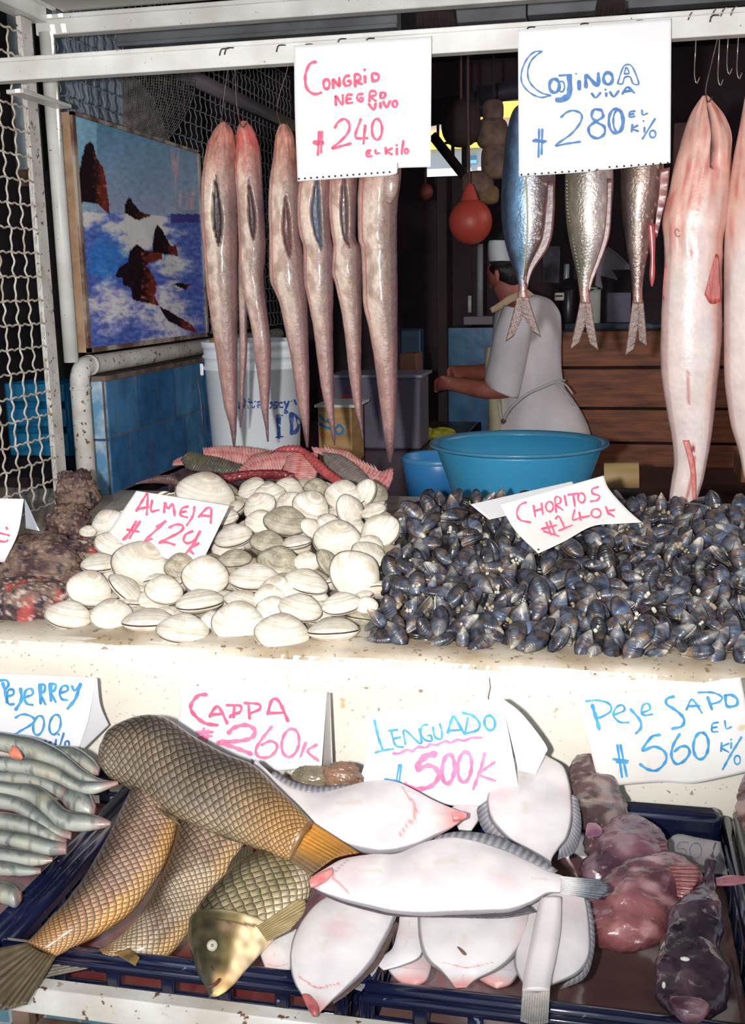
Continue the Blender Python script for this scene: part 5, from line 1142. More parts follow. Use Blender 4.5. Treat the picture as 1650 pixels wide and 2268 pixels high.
o=body('carp',[(600,1865,690,1900),(560,1893,692,1940),(510,1930,688,1985),(465,1975,662,2020),(434,2018,622,2058),(424,2068,582,2096),(426,2115,552,2138),(438,2155,528,2168),(454,2185,504,2192),(464,2205,486,2204)],TD,.56,m_carp,carpcol(7,(62,58,46),(140,128,98),(226,208,174),head=.585,wet=0.),nL=110,nV=64,N=22,k=.9,fc=.75,amtf=lambda u,th:1-sm(.57,.60,u),disp=lambda u,t,p:.0045*sm(.570,.592,u)*(1-sm(.62,.85,u))+.0012*fbm(p[0]*40,p[1]*40,p[2]*40)*sm(.58,.62,u))
tag(o,'carp lying head down with its eye and pale mouth showing','carp','carp in the crate')
def TDo(off): return lambda x,y,o_=0:TD(x,y,off+o_)
body('nostril',[(466,2138,468,2140),(468,2142,472,2146),(471,2148,473,2150)],TDo(.024),.5,mat('nostril_dark',(46,40,32),rough=.5),parent=o,nL=8,nV=8)
e=G();ec=TD(470,2094,.0385);er=.0072;rg=[]
bb=unit(CAM-ec)
def ball(name,c,r,m,parent=None,sc=(1,1,1)):
    g=G();rg=[[tuple(np.array(c)+np.array((math.cos(t)*math.sin(p)*sc[0],math.sin(t)*math.sin(p)*sc[1],math.cos(p)*sc[2]))*r) for t in np.linspace(0,2*math.pi,21)[:-1]] for p in np.linspace(.02,math.pi-.02,12)]
    g.rings(rg);return fixwind(g.build(name,m,parent))
ey=ball('eye',ec,.0066,mat('cloudy_eye',(176,172,156),rough=.15,coat=.6),o)
r_,u_,b_=viewbasis(ec)
ball('pupil',ec+b_*.0052,.0022,mat('grey_pupil',(120,116,112),rough=.2),ey)
fan('pectoral_fin',[(568,2052),(592,2085)],[(660,1990),(676,1996),(672,2024),(640,2062)],TDo(.045),m_cfin,o,nu=40,nv=10,colf=finc((176,156,112),(120,104,72)),wav=.001)
fan('dorsal_fin',[(500,1935),(530,1915),(560,1893)],[(512,1905),(535,1880),(560,1866)],TS(.01),m_cfin,o,nu=18,nv=5,colf=finc((90,80,60),(50,44,40)))
g=G();g.tube(cr([TD(x,y,.030) for x,y in((462,2186),(472,2182),(482,2174),(486,2168))],12),.0016,6);g.build('mouth_line',mat('dark_mouth',(84,52,44),rough=.5),o)
TA=TS(.050)
o=body('carp',[(224,1645,219,1690),(244,1614,238,1720),(300,1590,272,1742),(360,1590,318,1770),(430,1634,375,1806),(500,1672,440,1836),(560,1696,500,1858),(610,1742,560,1880),(655,1784,608,1902),(690,1820,642,1906)],TA,.56,m_carp,carpcol(11,(84,76,68),(120,106,90),(140,126,104),tail0=.62),nL=110,nV=64,N=22,k=.9,flat=.2,fc=.85)
tag(o,'big grey-brown carp lying across the top of the others, tail pointing right','carp','carp in the crate')
fan('tail_fin',[(690,1820),(668,1864),(642,1906)],[(797,1889),(742,1902),(688,1940)],TS(.052),m_cfin,o,nu=44,nv=12,colf=lambda t,s:s2l(lerp(lerp((196,134,56),(110,80,40),t*.8+.3*math.sin(s*70)),(84,80,76),sm(.5,1,s)*.7)),wav=.002)
fan('pelvic_fin',[(470,1842),(520,1862)],[(500,1858),(552,1874)],TS(.06),m_cfin,o,nu=14,nv=5,colf=finc((90,84,60),(50,50,44)))
fan('anal_fin',[(340,1785),(385,1808)],[(352,1800),(400,1828)],TS(.05),m_cfin,o,nu=12,nv=4,colf=finc((120,100,70),(70,60,50)))
# ---- flatfish, white undersides up
m_flat=mat('flatfish_white_skin',attr=True,sc=14,rough=.33,coat=.3,bump=.12,bsc=90)
m_fring=mat('flatfish_fringe',attr=True,sc=60,rough=.4,bump=.5,bsc=200)
def flatcol(seed,head_end=1,pinkhead=.85,grey=0.):
    def f(u,th,x,y,z):
        xx=-math.cos(2*math.pi*th);fr=math.sin(2*math.pi*th);n=fbm(x*16+seed,y*16,z*16)
        c=lerp((232,228,226),(204,198,202),.5+n*1.2);c=lerp(c,(216,172,174),max(0,nz(x*20,y*20,seed)-.1)*.9)
        if abs(xx+.05+.1*math.sin(u*4))<.012: c=lerp(c,(206,196,180),.6)
        if abs(xx)>.93: c=lerp(c,(120,116,122),.8)
        h=u if head_end else 1-u
        c=lerp(c,(214,138,134),sm(pinkhead,1.,h+.03*n)*.85) if pinkhead<1 else c
        if pinkhead<1 and abs(h-pinkhead+.10-.06*math.cos(xx*2.2))<.006 and abs(xx)<.75: c=lerp(c,(210,120,116),.7)
        if grey: c=lerp(c,(150,150,158),grey*sm(.3,0,h))
        if fr<-.1: c=(120,112,96)
        return s2l(c)
    return f
fg=lambda t,s:s2l(lerp((156,154,160),(70,74,82),sm(0,1,t)*.7+.3*math.sin(s*110)))
FLG='flatfish in the crate'
def flat(pairs,lift,lb,seed,he=1,th=.30,ph=.85,grey=0,mx=.024,S_=None):
    o=body('flatfish',pairs,S_ or TS(lift),th,m_flat,flatcol(seed,he,ph,grey),nL=90,nV=48,maxt=mx,pw=1.,disp=lambda u,t,p:.0012*fbm(p[0]*25+seed,p[1]*25,p[2]*25));return tag(o,lb,'flatfish',FLG)
F2=flat([(1140,1678,1213,1676),(1100,1718,1252,1705),(1078,1770,1266,1760),(1085,1815,1268,1815),(1115,1850,1258,1855),(1150,1876,1238,1880),(1186,1905,1222,1905),(1200,1935,1224,1935)],-.03,'flatfish at the upper right, tail down, partly behind the folded price sheet',2,he=0,ph=2)
fan('fin_fringe',[(1078,1772),(1086,1815),(1116,1852),(1150,1877),(1186,1906)],[(1054,1790),(1066,1832),(1100,1872),(1140,1895),(1182,1914)],TS(-.025),m_fring,F2,nu=50,nv=4,colf=fg)
fan('fin_fringe',[(1266,1760),(1268,1815),(1258,1855),(1238,1882)],[(1280,1765),(1288,1830),(1275,1885),(1235,1905)],TS(-.025),m_fring,F2,nu=50,nv=4,colf=fg)
flat([(1000,1790,1070,1792),(1005,1815,1062,1815),(1015,1838,1045,1840)],-.03,'white flatfish corner showing between the two upper flatfish',23,ph=2)
F1=flat([(566,1683,560,1702),(585,1700,578,1724),(620,1730,608,1757),(660,1750,640,1797),(710,1757,690,1840),(760,1746,745,1868),(820,1733,810,1888),(875,1734,865,1890),(920,1753,920,1877),(960,1774,965,1853),(1000,1790,1003,1832),(1031,1801,1030,1811)],.018,'flatfish lying above the big central one, head and pink lips to the right',1)
fan('fin_fringe',[(600,1716),(640,1742),(700,1757),(760,1747),(800,1737)],[(606,1706),(645,1728),(700,1741),(760,1738),(800,1734)],TS(.018),m_fring,F1,nu=60,nv=4,colf=fg)
fan('fin_fringe',[(600,1745),(640,1797),(690,1840),(745,1868)],[(590,1748),(630,1802),(684,1848),(742,1876)],TS(.018),m_fring,F1,nu=60,nv=3,colf=fg)
fan('tail_fin',[(585,1700),(578,1724)],[(556,1680),(562,1712)],TS(.02),m_fring,F1,nu=20,nv=5,colf=lambda t,s:s2l((72,74,80)))
body('lips',[(1000,1800,1004,1818),(1018,1798,1020,1816),(1034,1802,1033,1811)],TS(.030),.7,mat('pink_lips',(226,150,146),(196,104,104),sc=60,rough=.3),parent=F1,nL=16,nV=16)
F5=flat([(888,2015,940,2015),(880,2060,938,2070),(868,2100,932,2118),(845,2118,890,2140),(825,2128,850,2150)],-.005,'flatfish pointing its grey tail down to the left, under the central one',5,he=1,ph=2)
fan('tail_fin',[(850,2116),(838,2140),(832,2152)],[(790,2150),(766,2180),(800,2196)],TS(.0),m_fring,F5,nu=40,nv=8,colf=lambda t,s:s2l(lerp((190,184,180),(104,104,108),t*.8+.2*math.sin(s*80))))
F6=flat([(925,2000,1178,2005),(926,2060,1174,2062),(934,2105,1152,2102),(950,2132,1126,2132),(975,2152,1096,2152),(995,2172,1055,2170),(1008,2188,1032,2188)],.0,'round flatfish in the middle of the bottom row with a small brown spot',6,ph=.86)
body('brown_spot',[(1012,2096,1014,2100),(1016,2098,1024,2112),(1024,2104,1030,2116),(1030,2110,1032,2114)],TS(.027),.4,mat('brown_mark',(112,80,60),rough=.6),parent=F6,nL=12,nV=10)
F7=flat([(1178,1975,1290,1965),(1165,2020,1302,2020),(1150,2070,1308,2080),(1140,2115,1304,2125),(1142,2148,1278,2158),(1158,2180,1218,2184)],.0,'flatfish at the lower right with its tail hanging over the crate rim',7,he=0,ph=2,grey=.2)
fan('fin_fringe',[(1296,1990),(1306,2050),(1306,2100),(1290,2150),(1250,2178)],[(1306,1995),(1316,2050),(1316,2105),(1296,2165),(1240,2192)],TS(.0),m_fring,F7,nu=50,nv=4,colf=fg)
body('tail_stalk',[(1196,1990,1244,1988),(1182,2050,1242,2060),(1170,2110,1232,2120),(1160,2160,1222,2165),(1156,2195,1218,2195)],TS(.022),.3,m_flat,lambda u,th,x,y,z:s2l(lerp((232,226,226),(200,192,194),sm(.4,.9,abs(math.cos(2*math.pi*th))))),parent=F7,nL=40,nV=30,maxt=.012)
fan('tail_fin',[(1157,2190),(1187,2198),(1218,2192)],[(1152,2262),(1182,2270),(1214,2266)],TS(.022),m_fring,F7,nu=40,nv=10,colf=lambda t,s:s2l(lerp((196,190,180),(110,110,112),t*.7+.25*math.sin(s*70))),wav=.001)
F4=flat([(752,1972,885,2008),(702,2003,872,2045),(666,2045,853,2085),(646,2090,830,2126),(642,2135,800,2162),(651,2175,764,2194),(672,2210,736,2217),(690,2244,706,2246)],.012,'flatfish at the lower left of the white ones, its pink mouth hanging over the rim',4,ph=.88)
fan('fin_fringe',[(874,2040),(853,2085),(830,2126),(800,2162),(764,2194),(736,2217)],[(882,2044),(862,2090),(840,2132),(806,2170),(770,2202),(738,2224)],TS(.012),m_fring,F4,nu=60,nv=3,colf=lambda t,s:s2l((90,74,70)))
body('open_mouth',[(668,2205,690,2208),(676,2222,704,2226),(684,2238,706,2242),(692,2250,702,2250)],TS(.02),.8,mat('raw_pink_mouth',(196,112,108),(150,74,74),sc=50,rough=.3,coat=.3),parent=F4,nL=16,nV=16)
F8=flat([(580,2075,660,2060),(575,2110,655,2110),(585,2140,645,2140),(595,2170,640,2172)],-.012,'white belly of a flatfish tucked beside the head-down carp',8,ph=.8)
F9=flat([(1045,2120,1160,2125),(1040,2145,1150,2155),(1055,2165,1130,2180),(1075,2178,1100,2190)],-.015,'pinkish flatfish head under the round middle one, at its right',9,ph=.6)
F10=flat([(868,2120,960,2120),(858,2145,955,2150),(872,2165,945,2172),(890,2178,920,2185)],-.02,'pinkish flatfish head under the round middle one, at its left',10,ph=.6)
F3=flat([(688,1943,690,1963),(715,1927,712,1977),(760,1904,760,1996),(820,1894,820,2012),(880,1892,880,2025),(940,1868,940,2029),(1000,1857,1010,2027),(1060,1867,1075,2024),(1120,1887,1130,2020),(1175,1911,1175,2003),(1215,1930,1212,1980),(1246,1940,1243,1978)],.046,'largest flatfish lying across the middle, head left and dark tail right',3,he=0,ph=.95)
fan('fin_fringe',[(960,1862),(1000,1858),(1060,1868),(1120,1888),(1175,1912),(1228,1934)],[(965,1852),(1010,1842),(1075,1846),(1135,1866),(1190,1895),(1236,1928)],TS(.046),m_fring,F3,nu=70,nv=5,colf=fg)
fan('fin_fringe',[(700,1972),(760,1996),(820,2012),(880,2025),(1010,2027),(1100,2022),(1170,2005)],[(700,1977),(758,2001),(818,2018),(880,2030),(1010,2033),(1110,2034),(1186,2020)],TS(.046),m_fring,F3,nu=70,nv=3,colf=lambda t,s:s2l((84,80,86)))
fan('tail_fin',[(1240,1940),(1242,1960),(1240,1979)],[(1330,1948),(1350,1968),(1325,1994)],TS(.05),m_fring,F3,nu=40,nv=14,colf=lambda t,s:s2l(lerp((214,210,210),(66,74,84),sm(.1,.75,t)*.9+.12*math.sin(s*60))),wav=.003)
body('lips',[(684,1950,688,1966),(696,1940,700,1962),(716,1930,722,1950),(735,1922,738,1932)],TS(.060),.6,mat('pink_lips_big',(214,140,136),(184,96,98),sc=60,rough=.3),parent=F3,nL=16,nV=16)
# ---- dark lumpy clingfish
m_cling=mat('slimy_mottled_skin',attr=True,sc=24,rough=.22,coat=.6,bump=.6,bsc=70)
def clingcol(seed,a_,b_,hi,red=0.):
    def f(u,th,x,y,z):
        n=fbm(x*18+seed,y*18,z*18,5);m_=nz(x*42+seed,y*42,z*42);c=lerp(a_,b_,sm(-.2,.25,n));c=lerp(c,hi,sm(.05,.4,m_)*.75);c=lerp(c,(220,120,110),red*sm(.4,1.,u)*.7);return s2l(c)  # hi blends patchy pale highlights into the skin colour
    return f
def cling(pairs,lift,lb,seed,cols,th=.5,amp=.009,red=0,S_=None):
    o=body('clingfish',pairs,S_ or TS(lift),th,m_cling,clingcol(seed,*cols,red=red),nL=90,nV=60,maxt=.05,disp=lambda u,t,p:amp*fbm(p[0]*22+seed,p[1]*22,p[2]*22,4)*2)
    return tag(o,lb,'clingfish','dark lumpy fish in the crate')
CF=cling([(1275,1680,1312,1676),(1263,1712,1350,1715),(1262,1755,1380,1762),(1270,1800,1386,1798),(1288,1842,1368,1838),(1302,1885,1335,1880)],-.065,'brown lumpy fish at the top, beside the upper right flatfish',1,((104,78,78),(74,56,58),(150,132,124)))
body('fin_fold',[(1296,1850,1304,1856),(1300,1825,1330,1850),(1318,1822,1335,1838)],TS(-.02),.3,mat('pale_purple_fin',(150,104,120),(96,62,84),sc=40,rough=.3,coat=.3),parent=CF,nL=16,nV=14)
C2=cling([(1350,1822,1430,1822),(1310,1852,1462,1846),(1298,1885,1476,1882),(1290,1920,1478,1916),(1296,1952,1440,1947),(1330,1978,1400,1974)],-.060,'round purple lumpy fish, second from the top',2,((112,74,86),(66,42,56),(150,126,134)))
fan('side_fin',[(1440,1868),(1455,1900),(1450,1930)],[(1474,1862),(1482,1900),(1472,1935)],TS(-.04),mat('striped_purple_fin',attr=True,rough=.3,coat=.3),C2,nu=40,nv=6,colf=finc((140,92,100),(66,40,52),50))
C3=cling([(1425,1908,1530,1908),(1352,1936,1550,1932),(1312,1975,1546,1966),(1299,2015,1508,2012),(1301,2050,1482,2046),(1320,2080,1468,2076),(1362,2098,1438,2098)],-.050,'pinkish red lumpy fish, fattest of the crate, in the middle',3,((134,88,94),(80,48,58),(188,150,150)),red=.4)
fan('side_fin',[(1478,1915),(1495,1950),(1500,1985)],[(1545,1915),(1548,1945),(1520,1990)],TS(-.02),mat('striped_red_fin',attr=True,rough=.3,coat=.3),C3,nu=44,nv=8,colf=finc((176,110,106),(90,50,56),50),wav=.003)
C4=cling([(1580,1866,1590,1870),(1564,1900,1586,1905),(1550,1945,1585,1950),(1520,1990,1588,1995),(1482,2040,1596,2040),(1456,2100,1610,2100),(1443,2150,1620,2160),(1456,2200,1615,2210),(1482,2245,1590,2245),(1512,2264,1560,2264)],-.025,'almost black lumpy fish at the right with its tail pointing up',4,((62,44,60),(36,26,40),(104,76,88)),th=.45)
body('snout',[(1482,2205,1500,2215),(1478,2222,1570,2226),(1490,2240,1572,2244),(1510,2256,1556,2258)],TS(.012),.6,m_cling,clingcol(9,(120,60,66),(70,44,60),(150,120,130)),parent=C4,nL=24,nV=24,disp=lambda u,t,p:.005*fbm(p[0]*50,p[1]*50,p[2]*50,3))
ball('eye',TS(.045)(1517,2124),.0035,mat('pale_eye_glint',(206,206,196),rough=.2,coat=.5),C4,sc=(1.5,.7,.7))  # small highlight on the skin, modelled as a pale ball
ball('eye',TS(.035)(1470,2182),.003,bpy.data.materials['pale_eye_glint'],C4,sc=(.7,.7,1.4))
cling([(1585,1945,1585,1962),(1615,1938,1618,1962),(1650,1940,1650,1958),(1680,1944,1680,1954)],-.055,'thin pink lumpy fish tail pointing right behind the black one',6,((170,110,120),(120,66,80),(206,170,176)),amp=.002)
cling([(1650,1715,1690,1712),(1632,1750,1700,1750),(1630,1800,1700,1800),(1645,1840,1690,1840)],-.03,'brown lumpy fish in the next crate at the right edge',8,((120,84,76),(80,54,52),(170,140,130)))
# ---- slim silver fish at the left
m_slim=mat('slim_silver_skin',attr=True,sc=30,rough=.22,coat=.5,bump=.15,bsc=120)
def slimcol(seed):
    def f(u,th,x,y,z):
        xx=-math.cos(2*math.pi*th);n=fbm(xx*1.5+seed,u*4,seed)+.4*fbm(x*70,y*70,z*70);c=lerp((66,74,74),(112,120,116),sm(-.5,.2,xx+.3*n));c=lerp(c,(168,170,160),sm(.15,.7,xx+.2*n));c=lerp(c,(70,76,76),.5*sm(.1,.4,nz(x*110,y*110,seed)));
        if abs(xx-.02)<.05: c=lerp(c,(226,232,234),.6)
        c=lerp(c,(196,184,150),max(0,nz(x*30,y*30,seed)-.15)*.9);c=lerp(c,(150,110,106),sm(.86,.97,u)*.7)
        return s2l(c)
    return f
SL=[([(-30,1622,-30,1652),(20,1630,20,1664),(80,1641,70,1685),(140,1668,128,1702),(190,1708,180,1728),(225,1727,220,1740),(256,1731,256,1738)],.030,'uppermost slim silver fish, tail reaching right under the top carp'),
([(-30,1676,-30,1700),(20,1680,20,1706),(75,1684,66,1712),(130,1702,118,1728),(175,1728,160,1748),(215,1733,205,1756),(262,1730,262,1737)],.034,'slim silver fish curving below the uppermost one with a bright flank'),
([(120,1655,122,1680),(170,1660,165,1694),(205,1682,195,1712),(222,1702,216,1716)],.012,'short pale slim fish just under the blue-lettered sheet at the left'),
([(-30,1712,-30,1736),(20,1708,20,1738),(70,1712,68,1742),(120,1728,112,1758),(160,1750,148,1775)],.015,'slim grey fish in the middle of the left crate, belly side showing'),
([(140,1752,132,1770),(165,1746,150,1790),(190,1752,175,1808),(208,1770,198,1808),(214,1788,208,1802)],.012,'slim fish showing its round whitish head end near the crate rim'),
([(-30,1728,-30,1756),(20,1736,20,1762),(80,1742,60,1772),(118,1765,96,1802),(150,1796,132,1832),(190,1804,178,1838),(225,1812,220,1834),(246,1820,245,1827)],.034,'slim grey fish whose snout reaches over the crate rim'),
([(-30,1755,-30,1785),(20,1762,20,1792),(60,1775,48,1805),(95,1798,82,1830),(130,1828,118,1850),(160,1845,156,1858)],.026,'slim fish with a reddened back below the one reaching over the rim'),
([(-30,1800,-30,1828),(20,1804,20,1836),(70,1815,64,1846),(110,1832,102,1862),(150,1862,140,1876)],.022,'slim fish sixth down the left edge, head blotched red'),
([(-30,1836,-30,1866),(20,1842,20,1872),(70,1850,66,1884),(115,1862,110,1892),(150,1868,146,1890)],.020,'slim fish with a blunt head under the red-blotched one'),
([(-30,1872,-30,1906),(20,1880,20,1912),(60,1886,58,1916),(95,1895,92,1914),(118,1900,116,1908)],.016,'short slim fish near the bottom of the left crate'),
([(-30,1905,-30,1936),(20,1910,20,1938),(60,1918,58,1938),(92,1924,90,1934)],.012,'slim fish shape standing in for a white highlight, bottom of the left crate'),  # fish-shaped body stands in for a white highlight line
([(-30,1955,-30,1990),(10,1956,10,2000),(36,1964,32,2006),(50,1976,46,1994)],.010,'single fish head low at the left edge beside the crate rim')]
for k,(P,l_,lb) in enumerate(SL):
    o=body('slim_fish',P,TS(l_-.006),.8,m_slim,slimcol(k*2.3),nL=60,nV=30);tag(o,lb,'fish','slim silver fish in the left crate')
body('entrail',[(20,1668,22,1676),(30,1655,34,1678),(42,1662,46,1680),(50,1674,50,1678)],TS(.062),.8,mat('orange_entrail',(206,120,96),rough=.3,coat=.3),nL=14,nV=12)
tag(bpy.data.objects['entrail'],'small orange scrap of entrails on the slim silver fish','fish scrap')
# old crab-like scraps behind the flatfish, under the carp sheet
lump('fish_chunk',TS(-.02)(755,1722),(.034,.02,.022),3.3,m_cling,lambda p,s,q:s2l(lerp((150,110,90),(96,84,70),.5+fbm(p[0]*40,p[1]*40,p[2]*40))),.18,'brown fish head beside the lower corner of the pink CARPA sheet','fish head','fish heads behind the flatfish')
lump('fish_chunk',TS(-.02)(690,1722),(.030,.02,.016),6.3,m_cling,lambda p,s,q:s2l(lerp((150,136,110),(96,90,80),.5+fbm(p[0]*40,p[1]*40,p[2]*40))),.15,'olive fish head right under the pink CARPA sheet','fish head','fish heads behind the flatfish')
# ================================================= bowls, bucket, fishmonger, clutter behind
# big basin
cb=on(1151,985,1,2.74);cbx=(on(955,985,1,2.74)[0]+on(1348,985,1,2.74)[0])/2;rb=(on(1348,985,1,2.74)[0]-on(955,985,1,2.74)[0])/2
m_basin=mat('blue_basin_plastic',(62,152,194),(52,140,186),sc=4,rough=.38)
t=thing('basin','large round sky-blue plastic basin behind the mussels','basin',(cbx,2.74,.93))
zr=1.098;H=zr-.93
G().lathe([(.001,.004),(rb*.66,.004),(rb*.68,.0),(rb*.70,.004),(rb*.80,H*.45),(rb*.925,H-.012),(rb*.93,H-.004),(rb*.915,H-.004),(rb*.785,H*.45),(rb*.67,.012),(.001,.012)],(cbx,2.74,.93),72).build('bowl',m_basin,t)
G().lathe([(rb*.92,H-.008),(rb*1.0,H-.002),(rb*1.012,H+.001),(rb*1.008,H+.005),(rb*.99,H+.006),(rb*.915,H+.001),(rb*.91,H-.006)],(cbx,2.74,.93),72).build('rim',mat('blue_basin_rim',(74,140,172),(60,126,160),sc=6,rough=.3),t)
# small tub
t=thing('tub','smaller blue tub half hidden to the left of the large basin','tub',(-.44,3.04,.902))
a=on(890,1030,1,3.04);rt=.105;xc=a[0]+rt*1.02
G().lathe([(.001,.0),(rt*.86,.0),(rt*1.0,.112),(rt*.985,.114),(rt*.97,.112),(rt*.84,.006),(.001,.006)],(xc,3.04,.902),56).build('bowl',mat('blue_tub_plastic',(58,136,196),(50,124,186),sc=5,rough=.35),t)
G().lathe([(rt*1.0,.100),(rt*1.012,.102),(rt*1.014,.114),(rt*.985,.116)],(xc,3.04,.902),56).build('rim',mat('blue_tub_rim',(70,140,190),rough=.35),t)
# bucket
xl,xr=on(440,790,1,3.15)[0],on(652,790,1,3.15)[0]
BY=3.15;bx=(on(448,800,1,BY)[0]+on(668,800,1,BY)[0])/2+.005;r1=(on(655,780,1,BY)[0]-on(441,780,1,BY)[0])/2;zt=on(540,757,1,BY-.1)[2];zb=.925
m_bk=mat('white_bucket_plastic',(244,250,255),(236,242,248),sc=3,rough=.35)
bt=thing('bucket','tall white plastic bucket with blue lettering standing behind the eels','bucket',(bx,BY,zb))
Hb=zt-zb
G().lathe([(.001,0),(r1*.84,0),(r1*.85,.004),(r1*.945,Hb-.085),(r1*.985,Hb-.083),(r1*.99,Hb-.075),(r1*.95,Hb-.073),(r1*.955,Hb-.05),(r1*.99,Hb-.048),(r1*.99,Hb-.042),(r1*.96,Hb-.040),(r1*.965,Hb-.02),(r1*1.0,Hb-.018),(r1*1.0,Hb-.002),(r1*.985,Hb),(r1*.94,Hb),(r1*.93,Hb-.06),(r1*.82,.01),(.001,.01)],(bx,BY,zb),72).build('shell',m_bk,bt)
g=G();pts=[(bx-r1*1.01,BY-.01,zt-.075)];
for k in range(14):
    a_=math.pi*k/13.;pts.append((bx-r1*1.02*math.cos(a_*.5)*1.0+0.0,BY-r1*1.05*math.sin(a_*.5),zt-.08-.055*math.sin(a_)))
g.tube([(bx-r1*1.0,BY-.02,zt-.08),(bx-r1*1.03,BY-.04,zt-.09),(bx-r1*1.0,BY-.07,zt-.12),(bx-r1*.99,BY-.06,zt-.16),(bx-r1*.95,BY-.07,zt-.22),(bx-r1*.93,BY-.08,zt-.27)],.0022,6);g.build('handle',mat('handle_wire',(90,84,90),rough=.4,metal=.4),bt)
g=G();q=on(467,840,1,BY-.14);g.box(bx-r1*.93,bx-r1*.86,BY-r1*.50,BY-r1*.47,zt-.10,zt-.065);g.build('handle_lug',m_bk,bt,bevel=.003)
ball('yellow_sponge',(bx-r1*.72,BY-.02,zt-.01),.02,mat('dull_yellow',(150,130,40),rough=.8)) ;tag(bpy.data.objects['yellow_sponge'],'dull yellow lump peeping over the left rim of the white bucket','sponge')
def BS(x,y,off=0):
    """point on the bucket wall"""
    d=ray(x,y);d=d/np.linalg.norm(d);o=CAM-np.array((bx,BY,0))
    lo,hi=2.,5.
    rr=lambda z:r1*(.85+.095*min(1,max(0,(z-zb)/(Hb-.085))))+off
    t_=None
    for k in range(200):
        s=BY-.35+.45*k/200.;T_=(s-CAM[1])/d[1];p=CAM+d*T_
        if math.hypot(p[0]-bx,p[1]-BY)<=rr(p[2]): return p
    return p
m_ink=mat('blue_print',(52,84,160),(110,136,190),sc=120,rough=.5,contrast=(.5,.6))
strokes('brand_writing',[(5,[(530,882),(530,904)]),(4,[(530,882),(541,885),(543,894),(540,902),(530,904)]),(5,[(551,890),(551,904)]),[(551,884)],[(556,889),(561,904),(566,889)],[(570,897),(580,896),(578,890),(571,891),(570,899),(575,905),(581,903)],(4,[(586,904),(586,891),(592,890)]),[(604,891),(598,892),(603,898),(598,904)],[(614,891),(608,892),(607,898),(613,898),(612,904),(607,904)],[(625,892),(619,893),(618,901),(626,902)],[(630,890),(634,900)],[(640,889),(631,910)],[(652,886),(656,896)],(3,[(646,888),(646,889)])],4.2,BS,m_ink,bt,off=.0015)
strokes('large_writing',[(9,[(617,921),(618,968)]),(3,[(610,921),(626,920)]),(3,[(611,969),(627,967)]),(9,[(645,916),(646,960)]),(8,[(645,917),(656,922),(662,938),(656,955),(646,960)])],8,BS,m_ink,bt,off=.0015)
strokes('small_mark',[(3,[(633,906),(630,915)]),(5,el(634,913,2.5,2.5))],3,BS,m_ink,bt,off=.0015)
# wooden box with printed swirl
WB=3.55;a=on(706,985,1,WB);b=on(778,895,1,WB)
t=thing('wooden_box','light wooden box with a blue and orange printed swirl behind the eels','box',(a[0],WB,.90))
G().box(a[0],b[0],WB,WB+.18,.90,b[2]-.012).build('body',mat('light_box_wood',(204,164,108),(180,136,84),sc=5,rough=.6,stretch=(1,1,8)),t,bevel=.002)
G().box(a[0]-.01,b[0]+.02,WB-.008,WB+.2,b[2]-.012,b[2]-.002).build('lid_edge',mat('white_lid',(226,226,224),rough=.5),t,bevel=.002)
S=YS(WB-.001)
strokes('printed_swirl',[(5,[(708,920),(722,934),(730,930)]),(6,[(706,938),(722,946),(740,950),(752,942),(760,952),(756,960),(746,960),(738,946),(726,930)])],5,S,mat('print_blue',(40,130,190),rough=.5),t)
g=G();c=[S(717+8*math.cos(k),962+5*math.sin(k),.001) for k in np.linspace(0,6.28,12)[:-1]];g.add(c,[tuple(range(11))]);g.build('orange_dot',mat('print_orange',(230,130,50),rough=.5),t)
a=on(735,890,1,3.9);b=on(930,832,1,3.9)
t=thing('plastic_tray','grey-mauve plastic tray box behind the eels','tray',(a[0],3.9,.9))
G().box(a[0],b[0],3.9,4.1,.9,b[2]).build('body',mat('mauve_grey_plastic',(104,98,118),(84,78,98),sc=6,rough=.5),t,bevel=.01)
G().box(a[0]-.01,b[0]+.01,3.885,4.12,b[2]-.008,b[2]+.004).build('rim',mat('mauve_grey_rim',(130,130,150),rough=.4),t,bevel=.003)
a=on(762,872,1,3.86);G_=G();G_.add([a,a+(.03,0,-.012),a+(-.012,0,-.014),a+(0,.01,0),a+(.03,.01,-.012),a+(-.012,.01,-.014)],[(0,2,1),(3,4,5),(0,1,4,3),(1,2,5,4),(2,0,3,5)]);G_.build('red_scrap',mat('bright_red_plastic',(220,60,44),rough=.4),t,smooth=False,label='bright red scrap')  # unidentified red scrap, joined to the tray
a=on(885,820,1,4.2);b=on(922,784,1,4.2);tag(G().box(a[0],b[0],4.2,4.35,.9,b[2]).build('brown_box',mat('brown_cardboard',(150,104,84),(120,80,66),sc=6,rough=.8),bevel=.004),'small brown box left of the fishmonger','box')
# yellow cloths on the table
for k,(px,py,r_) in enumerate(((935,889,.052),(978,889,.056))):
    p=on(px,py,1,4.15);tag(lump('cloth',(p[0],4.15,.925),(r_,.05,.026),3+k*4,mat('olive_yellow_cloth%d'%k,(176,170,44),(136,130,36),sc=12,rough=.6),lambda p,s,q:(.5,.5,.1),.2,('left','right')[k]+' one of two yellow cloths on the table by the hands','cloth'),None,None,'yellow cloths')
# chopping log
a=on(1338,1060,1,3.0);b=on(1415,1050,1,3.0);t=thing('chopping_block','short pale wooden block lying behind the pink CHORITOS sheet','wood block',((a[0]+b[0])/2,3.0,.89))
cz=(a[2]+b[2])/2
g=G();g.tube([(a[0],3.0,cz),(b[0],3.0,cz+.004)],.036,28);g.build('log',mat('pale_block_wood',(196,170,120),(160,130,86),sc=9,rough=.6,stretch=(.3,2,2)),t,ang=.8)
